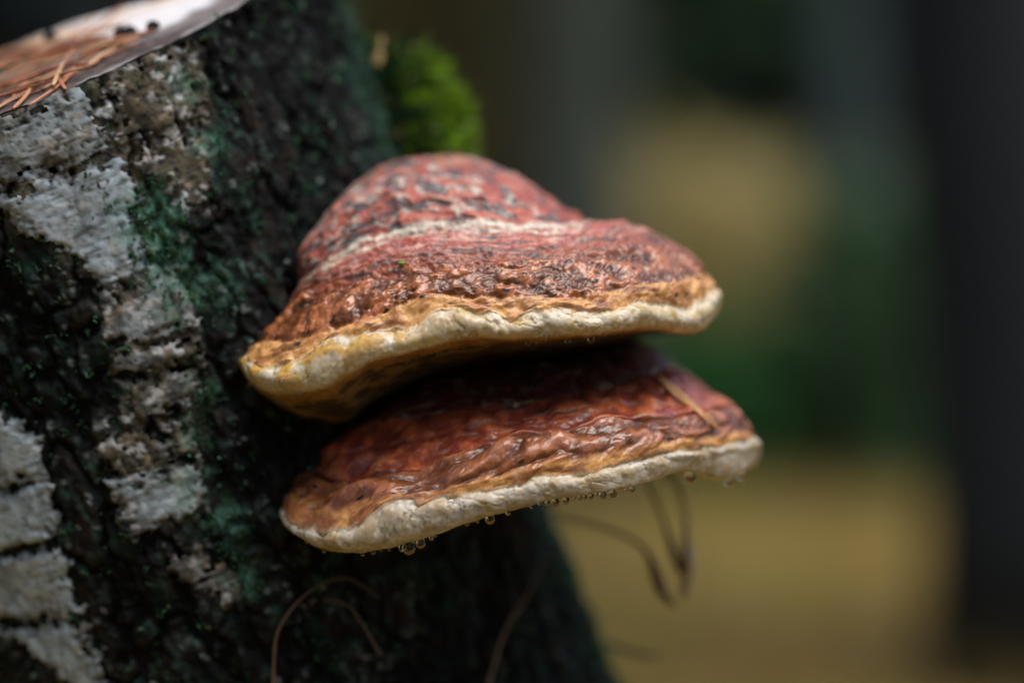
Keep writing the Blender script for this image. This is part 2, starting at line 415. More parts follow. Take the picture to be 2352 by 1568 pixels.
# dry grass over the clearing
ng = 30000
gx_ = rng.uniform(-.55, .75, ng); gd = 1.3+9.5*rng.random(ng)**.75
gp = np.stack([gx_*gd, gd-.793, np.zeros(ng)], -1); gp = gp[np.hypot(gp[:, 0]+.3, gp[:, 1]-.2) > .55]; ng = len(gp)
gp[:, 2] = ground_z(gp[:, 0], gp[:, 1])
hgt = rng.uniform(.03, .13, ng); dr = rng.normal(size=(ng, 2)); dr /= np.linalg.norm(dr, axis=1)[:, None]
sd_ = np.c_[-dr[:, 1], dr[:, 0], 0*hgt]*rng.uniform(.0015, .004, ng)[:, None]; dr3 = np.c_[dr, 0*hgt]
tip = gp+dr3*(hgt*rng.uniform(.2, 1.1, ng))[:, None]+np.c_[0*hgt, 0*hgt, hgt]
mid = gp+(tip-gp)*.5+np.c_[0*hgt, 0*hgt, hgt*.16]
gv = np.stack([gp-sd_, gp+sd_, mid+sd_*.7, mid-sd_*.7, tip], 1).reshape(-1, 3)
ii = np.arange(ng)*5
gf = np.vstack([np.c_[ii, ii+1, ii+2], np.c_[ii, ii+2, ii+3], np.c_[ii+3, ii+2, ii+4]])
kk = np.repeat(rng.random(ng), 5)
gco = mixc(np.broadcast_to(lin((160, 132, 62)), gv.shape), np.broadcast_to(lin((104, 96, 44)), gv.shape), kk)
gco = mixc(gco, np.broadcast_to(lin((66, 92, 40)), gv.shape), np.repeat(sstep(5.6, 8.0, gp[:, 1]), 5)*.9)
tag(mesh_np('dry_grass', gv, gf, M_green, col=gco, smooth=False), 'dry ochre grass covering the clearing floor', 'grass', kind='stuff')

# ------------------------------------------------------------------ the stump (mm, camera frame)
A0 = np.array([-148.0, 157.0, 0.0])
AX = np.array([-0.392, -0.150, 1.0]); AX /= np.linalg.norm(AX)
RT = 130.0
EF = np.array([0, -1.0, 0]); EF -= AX*EF.dot(AX); EF /= np.linalg.norm(EF)       # towards the camera
ER = np.cross(EF, AX); ER = -ER if ER[0] < 0 else ER                               # to the right
def trunk_pt(th, t, r):
    return A0+np.multiply.outer(t, AX)+(r*np.cos(th))[..., None]*EF+(r*np.sin(th))[..., None]*ER
def trunk_hit(px, py, r=RT):
    """ray from the camera through a pixel -> (theta, t, point) on the cylinder"""
    C = np.array([0, -D, 0]); d = at(px, py, 0)-C; d /= np.linalg.norm(d)
    o = C-A0; dp = d-AX*d.dot(AX); op = o-AX*o.dot(AX)
    a, b_, c = dp.dot(dp), 2*dp.dot(op), op.dot(op)-r*r
    q = b_*b_-4*a*c
    s = (-b_-math.sqrt(q))/(2*a) if q > 0 else -b_/(2*a)
    P = C+s*d; v = P-A0
    return math.atan2(v.dot(ER), v.dot(EF)), v.dot(AX), P
# cutting plane through a point of the front edge
Pc = trunk_hit(190, 188)[2]
NC = AX+0.05*ER+0.25*EF; NC /= np.linalg.norm(NC)
def t_top(th, r):
    # A0 + t AX + r dir  on the plane
    dirv = np.cos(th)[..., None]*EF+np.sin(th)[..., None]*ER
    fy = r*np.cos(th)+6*np.sin(r*np.sin(th)/17)
    back = np.logaddexp(0, (34-fy)/5)*5            # the hinge ridge and the back cut behind it
    return ((Pc-A0).dot(NC)-(r[..., None]*dirv).dot(NC))/AX.dot(NC)-.36*back
def rad_low(th, t):
    base = RT*(1+0.022*np.sin(3*th+0.6)+0.012*np.sin(5*th+2.0))/(1+0.022*np.sin(0.6)*0)
    base = base+2.6*fbm(np.cos(th)*1.6, np.sin(th)*1.6, t/90, 3)
    flare = sstep(-170, -470, t)
    return base*(1+flare*(0.25+0.16*np.sin(5*th+1.0)))
dense = np.radians(np.arange(-104, 118, 0.36)); coarse = np.radians(np.arange(120, 254, 3.0))
TH = np.r_[dense, coarse]
sj = np.r_[np.arange(0, 345, 0.85), 345+np.cumsum(np.linspace(3, 26, 34))]
nth, nt_ = len(TH), len(sj)
THg, SJg = np.meshgrid(TH, sj, indexing='ij')
rr = rad_low(THg, 130-SJg)
Tt = t_top(THg, rr)
Tg = Tt-SJg
ARC = THg*RT
# bark relief
fiss = ridged(ARC/26+0.5*fbm(ARC/30, Tg/30, 5.0, 2), Tg/85, 2.0, 3)
h_b = -2.2*sstep(0.25, 0.85, fiss)+2.6*fbm(ARC/9, Tg/26, 7.0, 4)+1.5*fbm(ARC/3.0, Tg/6, 1.0, 4, .6)
f1, f2, cid = worley(ARC/9+0.6*fbm(ARC/9, Tg/9, 3.0, 2), Tg/13, 5)
h_b += .7*sstep(0.0, 0.22, f2-f1)-0.4+.9*(cid-0.5)
g1_, g2_, gid = worley(ARC/17+.55*fbm(ARC/14, Tg/30, 201.0, 3), Tg/46+.4*fbm(ARC/14, Tg/14, 203.0, 2), 15)
groove = 1-sstep(.03, .20, g2_-g1_+.05*fbm(ARC/3, Tg/3, 205.0, 2))
h_b = .6*h_b+1.4*(gid-.5)-2.2*groove
h_b *= sstep(-1, 5, SJg)*0.9+0.1
Pg = trunk_pt(THg, Tg, rr+h_b)
# ---- pale plates: outlines on the trunk's own (arc, height) plane
def outline(pts):
    return np.array([(lambda q: (q[0]*RT, q[1]))(trunk_hit(x, y)) for x, y in pts])
def poly_sd(pts, X, Y):
    """signed distance, positive inside"""
    d = np.full(X.shape, 1e9); inside = np.zeros(X.shape, bool)
    n = len(pts)
    for i in range(n):
        a, b_ = pts[i], pts[(i+1) % n]
        e = b_-a; L = e.dot(e)+1e-9
        s = np.clip(((X-a[0])*e[0]+(Y-a[1])*e[1])/L, 0, 1)
        d = np.minimum(d, np.hypot(X-a[0]-s*e[0], Y-a[1]-s*e[1]))
        c = ((a[1] > Y) != (b_[1] > Y))
        with np.errstate(divide='ignore', invalid='ignore'):
            xs = (b_[0]-a[0])*(Y-a[1])/(b_[1]-a[1]+1e-12)+a[0]
        inside ^= c & (X < xs)
    return np.where(inside, d, -d)
PLATES = [  # outline in reference pixels, height mm, tone 0..1, patchiness
 ([(-40,300),(60,240),(190,180),(212,235),(236,300),(262,345),(150,392),(60,425),(-40,450)], 2.2, .72, .8),
 ([(-40,462),(60,432),(160,400),(268,352),(300,400),(322,450),(296,492),(330,560),(318,640),(250,662),(185,602),(100,556),(55,530),(20,480),(-40,470)], 2.6, .95, .35),
 ([(218,176),(330,122),(420,100),(455,180),(478,290),(400,300),(330,330),(290,340),(250,262)], 1.8, .35, 1.15),
 ([(300,352),(400,312),(480,300),(488,430),(440,475),(380,430),(330,420)], 1.8, .4, 1.1),
 ([(232,668),(322,655),(335,600),(400,620),(446,700),(452,752),(330,790),(246,786)], 2.4, .50, .55),
 ([(242,800),(330,800),(452,762),(456,826),(330,856),(252,850)], 2.4, .42, .6),
 ([(288,872),(330,866),(456,836),(460,896),(420,938),(312,948)], 2.3, .42, .65),
 ([(214,1012),(330,975),(350,1000),(440,972),(452,1036),(350,1072),(246,1092)], 2.0, .36, .9),
 ([(250,1106),(350,1082),(454,1046),(462,1120),(458,1168),(400,1198),(312,1234),(268,1170)], 2.8, .70, .4),
 ([(368,1262),(450,1248),(545,1300),(562,1396),(512,1394),(470,1340),(400,1310)], 1.8, .5, .9),
 ([(-60,930),(40,955),(98,1030),(112,1096),(20,1120),(-60,1132)], 3.0, 1.0, .15),
 ([(-60,1142),(20,1130),(116,1108),(142,1224),(40,1262),(-60,1272)], 3.0, 1.0, .1),
 ([(-60,1284),(45,1274),(146,1236),(166,1326),(192,1410),(100,1430),(-60,1446)], 3.0, .95, .25),
 ([(-60,1456),(100,1440),(196,1420),(216,1480),(244,1570),(262,1640),(190,1640),(130,1560),(40,1490)], 2.8, .95, .25),
]
edge_n = 4.2*fbm(ARC/9, Tg/7, 12.0, 5, .62)+1.0*fbm(ARC/1.8, Tg/1.5, 3.0, 2)
speck = fbm(ARC/2.0, Tg/1.5, 83.0, 4, .65); speck2 = fbm(ARC/4.5, Tg/2.4, 87.0, 4)
c_white = lin((196, 200, 198)); c_cream = lin((190, 172, 150)); c_olive = lin((92, 82, 48)); c_dark = lin((30, 29, 27))
mott = fbm(ARC/5.0, Tg/3.2, 21.0, 5); mott2 = fbm(ARC/14, Tg/14, 33.0, 4); lentic = ridged(ARC/22, Tg/2.6, 6.0, 2)
teal_n = fbm(ARC/16, Tg/20, 40.0, 4)
# ---- base bark colour
zone = poly_sd(outline([(-60,295),(200,182),(440,90),(490,300),(480,480),(430,520),(445,720),(458,960),(464,1170),(300,1240),(210,1010),(280,900),(228,700),(170,610),(50,530),(-60,455)]), ARC, Tg)+5*fbm(ARC/9, Tg/9, 90.0, 4)
zone = sstep(-3, 4, zone)
def fleck(cx, cy, seed, thr, rad=.38):
    """irregular flakes, one per kept cell"""
    f1, f2, cid = worley(ARC/cx+.45*speck, Tg/cy+.45*speck2, seed)
    return (1-sstep(rad*.7, rad*1.15, f1+.25*speck))*(cid > thr)
pat = fbm(ARC/22, Tg/26, 120.0, 3)-.35*sstep(.35, .8, THg)
c = np.broadcast_to(lin((21, 21, 20)), Pg.shape).copy()
soft = fbm(ARC/13, Tg/20, 207.0, 5, .6)
c = mixc(c, lin((50, 44, 36)), sstep(.0, .5, soft+.2*(gid-.5))*.8)
c = mixc(c, lin((24, 46, 36)), sstep(.08, .45, teal_n)*.75)
c = mixc(c, lin((60, 72, 66)), sstep(.22, .55, fbm(ARC/7, Tg/9, 209.0, 5, .6))*.7)
c = mixc(c, lin((56, 86, 74)), fleck(4.6, 6.0, 21, .74-.5*pat)*.55)
c = mixc(c, lin((92, 104, 100)), fleck(3.6, 4.6, 33, .88-.5*pat)*.65)
c = mixc(c, lin((150, 160, 156)), fleck(2.6, 2.6, 47, .95-.3*pat, .33)*.8)
c = mixc(c, lin((66, 58, 40)), zone*sstep(-.35, .2, speck2+.5*soft)*.85)
c = mixc(c, lin((112, 106, 90)), zone*sstep(.0, .4, soft+.4*speck)*.75)
c = mixc(c, lin((170, 170, 160)), zone*fleck(5.0, 3.6, 63, .66, .42)*.8)
c = mixc(c, lin((196, 200, 196)), zone*fleck(7.5, 4.6, 65, .76, .36)*.9)
c = mixc(c, lin((16, 16, 15)), zone*sstep(.05, .4, -speck2-.3*speck)*.6)
c = mixc(c, lin((9, 10, 10)), np.clip(groove*.9+sstep(.55, .95, fiss)*.6, 0, .92))
# green-grey lichen film beside the pale column, as patches of its own
def blob(px, py, ra, rt):
    th, t0, _ = trunk_hit(px, py)
    return np.hypot((ARC-th*RT)/ra, (Tg-t0)/rt)
lich = np.zeros(ARC.shape)
for (px, py, ra, rt, k) in [(345,520,13,16,1.),(372,600,11,13,1.),(395,665,10,12,.9),(318,465,9,9,.9),(430,1110,8,12,.6),(520,1190,7,10,.7),(440,1000,7,8,.5),(470,900,7,8,.5),(960,300,16,16,.5),(900,200,16,18,.5),(850,110,9,12,.35),(1395,1440,9,9,1.),(1340,1330,7,10,.8),(840,200,9,14,.3),(900,300,12,12,.5),(560,1330,8,8,.6),(470,330,7,8,.7),(420,200,8,7,.5),(500,640,8,10,.5)]:
    lich = np.maximum(lich, k*(1-sstep(0.35, 1.25, blob(px, py, ra, rt)+0.55*fbm(ARC/6, Tg/6, 50.0, 4))))
c = mixc(c, mixc(np.broadcast_to(lin((96, 142, 122)), c.shape), lin((44, 82, 50)), sstep(-.1, .4, soft+.5*mott)), lich*sstep(-.6, .0, mott)*.9)
c = c*(.68+.27*np.maximum(zone, lich))[..., None]
stump = empty('birch_stump', W(trunk_pt(np.array([0.0]), np.array([-560.0]), np.array([0.0]))[0]))
tag(stump, 'leaning sawn birch stump with dark fissured bark and pale peeling plates', 'tree stump')
stump.location.z = 0.0
Fg = grid_faces(nth, nt_, wrap=True)
bark = mesh_np('bark', W(Pg).reshape(-1, 3), Fg, M_bark, stump, col=c.reshape(-1, 3))
plate_any = np.zeros(ARC.shape)
nd = len(dense); njd = int(np.searchsorted(sj, 345))
sl = (slice(0, nd), slice(0, njd))
Fd = grid_faces(nd, njd)
for (pts, hh, tone, patch) in PLATES:
    q = outline(pts)
    a_, t_, en = ARC[sl], Tg[sl], edge_n[sl]
    sd = poly_sd(q, a_, t_)+en-(.5+patch)*3.4*np.maximum(0, 0.12+1.5*speck2[sl]+.5*speck[sl])+.8
    keep_v = sd > -0.9
    fk = keep_v.ravel()[Fd].all(axis=1)
    if fk.sum() < 20: continue
    band = fbm(a_/11, t_/1.7, 131.0, 4); crk = ridged(a_/16+.3*mott[sl], t_/7.5, 133.0, 2)
    crk = sstep(.80, .97, crk)
    lift = .45*hh*sstep(-0.2, 3.5, sd)+np.minimum(sd, 0)*2.0+.22*band+.12*mott[sl]-.7*crk
    lift = lift*sstep(-1, 3, SJg[sl])
    Pp = trunk_pt(THg[sl], t_, rr[sl]+0.2*h_b[sl]+lift-0.1)
    wt = np.clip(tone*1.15-.2-.35*(patch-.3)+.6*mott2[sl]+.5*band, 0, 1)
    pc = mixc(np.broadcast_to(lin((86, 77, 60)), Pp.shape), np.broadcast_to(lin((178, 193, 200)), Pp.shape), wt)
    pc = mixc(pc, lin((176, 156, 132)), sstep(.1, .45, fbm(a_/8, t_/5, 71.0, 3))*.6*(1.3-tone))
    pc = mixc(pc, lin((76, 68, 44)), sstep(.0, .4, mott[sl]*.6+.7*band+.6*(.55-tone))*(.25+.75*(1-tone)))
    pc = mixc(pc, lin((44, 40, 36)), sstep(.18, .5, -band+.4*speck[sl])*(.25+.55*patch))
    pc = mixc(pc, c_dark, crk*.85)
    pc = mixc(pc, c_dark, sstep(.3, .55, speck[sl]+.6*speck2[sl])*(.15+.7*patch))
    pc = mixc(pc, lin((206, 208, 206)), (fleck(5.5, 3.4, 65, .66, .4)[sl])*(1-tone*.5)*.8)
    pc = mixc(pc, lin((84, 128, 108)), lich[sl]*sstep(-.5, .1, mott[sl])*.85)
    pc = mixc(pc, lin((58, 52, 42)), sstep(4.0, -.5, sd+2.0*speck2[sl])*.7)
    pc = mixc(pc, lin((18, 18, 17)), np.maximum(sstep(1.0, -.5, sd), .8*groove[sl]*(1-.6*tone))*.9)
    v2, f2_, ar = sub_faces(W(Pp).reshape(-1, 3), Fd, fk, c=pc.reshape(-1, 3))
    mesh_np('bark_plate', v2, f2_, M_plate, bark, col=ar['c'])
# ---- sawn face
def gauss_(x, m, s_): return np.exp(-((x-m)/s_)**2)
nr = 90; fth = np.radians(np.arange(0, 360, 1.2)); frr = np.linspace(0, 1, nr)
FT, FR = np.meshgrid(fth, frr, indexing='ij')
Redge = rad_low(FT, np.full(FT.shape, 130.0))-0.6
RR = FR*Redge
jag = 0.9*fbm(np.cos(FT)*RR/4, np.sin(FT)*RR/22, 2.0, 4)+.5*fbm(np.cos(FT)*RR/2, np.sin(FT)*RR/2, 6.0, 3)
tt_ = t_top(FT, RR)+jag-1.2*sstep(.9, 1, FR)*0+0.05
Pf = trunk_pt(FT, tt_, RR)
ring = 0.5+0.5*np.sin(RR/1.9+2.5*fbm(np.cos(FT)*2, np.sin(FT)*2, 1.0, 3))
fx, fy = RR*np.sin(FT), RR*np.cos(FT)      # right, front
fc = mixc(np.broadcast_to(lin((126, 108, 92)), Pf.shape), lin((96, 78, 64)), ring*.6)
fc = mixc(fc, lin((222, 216, 212)), sstep(5, 55, fx+25*fbm(fx/30, fy/30, 2.0, 3))*sstep(92, 72, fy-.25*fx+6*fbm(fx/14, fy/6, 3.0, 3)))
fc = mixc(fc, lin((205, 160, 96)), gauss_(fy, 42, 9)*sstep(-.3, .2, fbm(fx/20, fy/12, 4.0, 3))*.8)
fc = mixc(fc, lin((92, 72, 58)), sstep(84, 96, fy-.2*fx+8*fbm(fx/18, fy/8, 6.0, 3))*.8)
fc = mixc(fc, lin((58, 46, 36)), sstep(30, -10, fx+20*fbm(fx/25, fy/25, 8.0, 3))*sstep(50, 64, fy)*sstep(-.5, .1, fbm(fx/9, fy/9, 14.0, 4))*.85)
fc = mixc(fc, mixc(np.broadcast_to(lin((92, 72, 62)), fc.shape), lin((46, 37, 31)), sstep(-.25, .25, fbm(fx/3.0, fy/3.0, 17.0, 4)+.3*(ring-.5))), sstep(.80, .88, FR+.05*fbm(fx/14, fy/14, 11.0, 3))*sstep(0, 30, fy)*.85)
fc = mixc(fc, lin((160, 158, 154)), sstep(.972, .985, FR)*sstep(-.25, .1, fbm(FT*14, 0*FT, 5.0, 3))*.8)
mesh_np('sawn_face', W(Pf).reshape(-1, 3), grid_faces(len(fth), nr, wrap=True), M_wood, stump, col=fc.reshape(-1, 3))

# ------------------------------------------------------------------ the two bracket fungi
UP = [  # guide curves from the back over the cap, the margin and the pores: (px, py, depth mm)
 [(690,655,70),(735,560,85),(800,480,100),(900,430,120),(1020,410,140),(1130,440,148),(1230,510,150),(1300,600,150)],
 [(676,640,58),(690,575,52),(755,482,57),(795,438,64),(842,404,73),(900,374,82),(965,361,88),(1048,358,90),(1091,369,89),(1133,384,88),(1189,402,86),(1240,440,86),(1282,474,88),(1329,496,94),(1352,530,108),(1330,600,140)],
 [(680,652,55),(704,592,46),(775,520,46),(850,465,47),(960,430,48),(1060,425,49),(1150,440,50),(1230,470,56),(1290,495,68),(1335,508,84),(1358,540,104),(1345,620,138)],
 [(682,664,53),(704,640,44),(772,589,40),(835,555,39),(942,530,38),(1005,517,37),(1091,517,36),(1218,521,38),(1282,521,45),(1346,516,62),(1385,525,85),(1400,570,110),(1380,640,138)],
 [(674,676,50),(698,655,42),(765,620,34),(850,585,30),(950,560,27),(1050,552,26),(1150,552,26),(1250,548,28),(1340,533,38),(1405,509,55),(1452,518,64),(1494,540,76),(1500,590,105),(1440,680,138)],
 [(652,718,48),(676,692,40),(740,660,29),(850,630,21),(950,612,17),(1050,605,15),(1150,600,15),(1250,595,17),(1350,580,23),(1450,565,34),(1520,562,50),(1560,570,62),(1590,590,78),(1575,640,108),(1500,710,138)],
 [(606,772,46),(628,747,36),(690,725,25),(780,695,16),(880,672,12),(963,648,10),(1050,642,9),(1150,640,9),(1250,638,10),(1350,632,14),(1450,615,24),(1540,608,38),(1590,603,54),(1608,615,72),(1592,660,108),(1505,720,139)],
 [(574,802,46),(596,788,33),(640,788,22),(700,780,15),(772,757,11),(878,722,7),(963,685,6),(1027,676,5),(1091,690,4),(1218,683,4),(1312,688,6),(1367,682,9),(1473,657,18),(1540,655,27),(1590,640,38),(1618,630,52),(1625,650,75),(1590,690,108),(1510,730,140)],
 [(566,812,47),(566,822,32),(602,842,21),(644,838,15),(708,821,10),(735,793,8),(780,776,6),(835,767,5),(890,759,4),(941,763,3),(967,738,3),(1005,714,2.5),(1048,709,2),(1091,721,1.5),(1133,717,1.5),(1172,740,1.5),(1218,717,2),(1282,709,3),(1346,720,5),(1410,716,9),(1473,696,16),(1516,704,22),(1579,707,32),(1622,684,42),(1640,660,55),(1635,680,78),(1590,715,110),(1510,745,142)],
 [(562,826,48),(561,842,32),(600,868,18),(650,872,11),(715,862,6),(780,828,3),(850,800,1.5),(925,790,.5),(985,770,0),(1048,752,-.5),(1110,752,-.5),(1180,760,-.5),(1261,745,.5),(1346,746,3),(1410,740,7),(1473,725,14),(1530,733,22),(1590,740,32),(1632,712,43),(1648,685,56),(1640,700,80),(1592,730,112),(1512,755,144)],
 [(570,846,52),(580,876,36),(620,903,22),(687,903,13),(750,893,8),(780,874,6),(857,831,4),(925,814,3),(984,798,3),(1048,782,3),(1091,778,3),(1176,778,3),(1261,772,4),(1346,768,7),(1410,760,11),(1465,754,18),(1510,756,25),(1562,764,33),(1605,760,43),(1638,728,56),(1630,730,82),(1588,745,112),(1512,765,144)],
 [(594,876,56),(614,912,46),(660,940,36),(720,945,30),(790,925,26),(860,872,24),(930,842,23),(1000,822,22),(1080,808,22),(1176,800,22),(1261,792,22),(1346,784,25),(1410,774,30),(1470,764,36),(1510,757,44),(1560,750,54),(1595,740,66),(1600,735,90),(1560,750,118),(1500,770,145)],
 [(640,896,62),(687,950,58),(740,968,54),(800,965,50),(850,920,50),(920,880,52),(1000,846,55),(1090,826,58),(1176,814,60),(1261,806,62),(1346,796,66),(1410,786,72),(1465,774,80),(1490,762,95),(1490,760,115),(1470,770,130),(1450,780,148)],
 [(690,900,85),(760,960,88),(850,940,95),(950,890,100),(1050,860,105),(1150,840,110),(1250,825,115),(1340,815,125),(1400,810,140),(1420,800,150)],
]
LO = [
 [(745,1060,70),(790,1000,76),(850,940,84),(930,880,92),(1030,830,100),(1150,800,108),(1280,785,118),(1400,770,130),(1470,790,145),(1540,880,150)],
 [(735,1055,62),(775,1003,58),(835,968,56),(920,915,60),(1000,875,62),(1100,855,66),(1200,845,70),(1300,835,76),(1400,806,84),(1452,780,96),(1476,788,108),(1517,812,125),(1560,880,148)],
 [(728,1060,57),(755,1025,50),(810,992,46),(880,965,42),(960,945,40),(1050,935,38),(1169,928,36),(1268,912,38),(1330,900,42),(1400,885,50),(1470,862,62),(1510,842,76),(1545,848,94),(1590,880,120),(1600,930,148)],
 [(722,1070,55),(740,1055,45),(790,1040,36),(860,1020,29),(950,1000,24),(1050,980,21),(1150,965,19),(1250,950,20),(1350,935,25),(1450,915,33),(1530,895,45),(1590,882,60),(1630,898,78),(1655,930,110),(1630,970,148)],
 [(716,1086,54),(735,1090,42),(761,1101,34),(807,1104,26),(853,1084,20),(910,1077,16),(959,1083,14),(985,1066,13),(1015,1045,12),(1081,1030,11),(1144,1009,11),(1200,992,12),(1252,990,12),(1318,984,13),(1384,967,16),(1483,960,23),(1549,953,32),(1614,945,44),(1660,930,58),(1685,945,78),(1690,980,110),(1650,1010,148)],
 [(702,1074,53),(712,1090,40),(745,1107,29),(800,1112,20),(853,1095,14),(910,1089,10),(959,1096,9),(1000,1077,8),(1040,1056,7),(1095,1042,7),(1150,1022,7),(1210,1006,7),(1265,1003,8),(1325,996,10),(1390,979,13),(1483,975,19),(1549,968,27),(1620,958,39),(1680,945,54),(1712,965,74),(1715,1000,110),(1660,1030,148)],
 [(667,1100,51),(678,1118,36),(720,1140,23),(790,1145,14),(860,1130,8),(920,1118,5),(970,1120,4),(1030,1105,3),(1100,1085,2),(1180,1062,2),(1265,1045,3),(1350,1030,5),(1430,1015,10),(1510,1003,18),(1590,993,28),(1660,985,42),(1708,975,56),(1728,1000,76),(1722,1025,110),(1665,1050,148)],
 [(656,1138,52),(651,1172,36),(665,1201,24),(702,1216,17),(741,1226,12),(788,1217,8),(826,1206,5.4),(856,1178,3.6),(888,1156,2.5),(933,1149,2),(959,1162,1.5),(999,1148,1),(1048,1141,1),(1117,1125,1),(1196,1116,1),(1225,1097,1.2),(1285,1097,2),(1351,1090,4),(1400,1074,7),(1450,1061,11),(1516,1044,18),(1582,1034,27),(1647,1025,38),(1705,1015,52),(1733,1005,64),(1732,1030,84),(1715,1045,112),(1665,1065,148)],
 [(658,1152,54),(656,1188,38),(688,1224,24),(740,1247,14),(790,1250,8),(850,1240,3),(920,1215,.5),(990,1185,-.5),(1060,1165,-.5),(1130,1150,-.5),(1210,1132,0),(1290,1117,1),(1360,1105,4),(1430,1090,9),(1500,1070,16),(1570,1052,26),(1640,1045,38),(1700,1040,52),(1737,1030,66),(1734,1050,86),(1712,1065,112),(1662,1080,148)],
 [(668,1172,58),(674,1206,44),(720,1244,30),(790,1264,18),(850,1262,10),(930,1246,5),(1000,1224,3),(1050,1206,3),(1150,1174,3),(1220,1155,3),(1280,1141,3.5),(1340,1133,5),(1400,1125,8),(1480,1105,16),(1560,1078,28),(1610,1085,38),(1660,1097,48),(1700,1085,58),(1728,1058,70),(1725,1070,88),(1700,1080,114),(1650,1090,148)],
 [(700,1190,68),(722,1232,57),(790,1250,44),(850,1245,36),(930,1225,32),(1050,1190,30),(1150,1160,30),(1280,1128,32),(1400,1110,36),(1480,1095,42),(1560,1075,50),(1610,1080,60),(1660,1085,72),(1690,1075,88),(1680,1080,115),(1640,1090,148)],
 [(740,1190,80),(850,1200,75),(1000,1175,70),(1150,1140,68),(1280,1115,70),(1400,1098,76),(1500,1085,90),(1560,1080,115),(1540,1090,148)],
 [(800,1160,110),(950,1150,115),(1100,1130,120),(1250,1110,125),(1380,1100,135),(1430,1100,150)],
]
def loft(guides, NU=780, NV=430):
    G = np.array([crom([at(*p) for p in g], NU) for g in guides])          # (K,NU,3) mm
    K = len(G)
    seg = np.linalg.norm(np.diff(G, axis=0), axis=2).mean(axis=1)
    seg = np.maximum(seg, 2.0)*np.r_[np.full(K-1, 1.0)]
    # fewer samples on the hidden back and on the pores
    wgt = np.ones(K-1); wgt[0] = .25; wgt[-1] = .2; wgt[-2] = .4
    s = np.r_[0, np.cumsum(seg*wgt)]
    r = np.interp(np.linspace(0, s[-1], NV), s, np.arange(K))
    i = np.clip(np.floor(r).astype(int), 0, K-2); f = (r-i)[:, None, None]
    Q = np.concatenate([2*G[:1]-G[1:2], G, 2*G[-1:]-G[-2:-1]], 0)
    p0, p1, p2, p3 = Q[i], Q[i+1], Q[i+2], Q[i+3]
    L = np.linalg.norm(p2-p1, axis=2, keepdims=True)+1e-9
    d1, d2 = (p2-p0)*.5, (p3-p1)*.5
    d1 = d1*np.minimum(1, 1.1*L/(np.linalg.norm(d1, axis=2, keepdims=True)+1e-9))
    d2 = d2*np.minimum(1, 1.1*L/(np.linalg.norm(d2, axis=2, keepdims=True)+1e-9))
    P = (2*f**3-3*f**2+1)*p1+(f**3-2*f**2+f)*d1+(-2*f**3+3*f**2)*p2+(f**3-f**2)*d2
    P = np.transpose(P, (1, 0, 2))                                           # (NU,NV,3)
    R = np.broadcast_to(r[None, :], P.shape[:2])
    return P, R
def normals_of(P):
    du = np.gradient(P, axis=0); dv = np.gradient(P, axis=1)
    n = np.cross(dv, du); n /= np.linalg.norm(n, axis=2, keepdims=True)+1e-12
    return n
def blur_u(P, k):
    ker = np.hanning(2*k+3)[1:-1]; ker /= ker.sum()
    Q = np.concatenate([np.repeat(P[:1], k, 0), P, np.repeat(P[-1:], k, 0)], 0)
    return sum(ker[i]*Q[i:i+len(P)] for i in range(2*k+1))
def gauss(x, m, s): return np.exp(-((x-m)/s)**2)
def spots(x, y, seed, rad):
    f1, f2, c = worley(x, y, seed); return (1-sstep(rad*.7, rad, f1))*(c > 0.55)

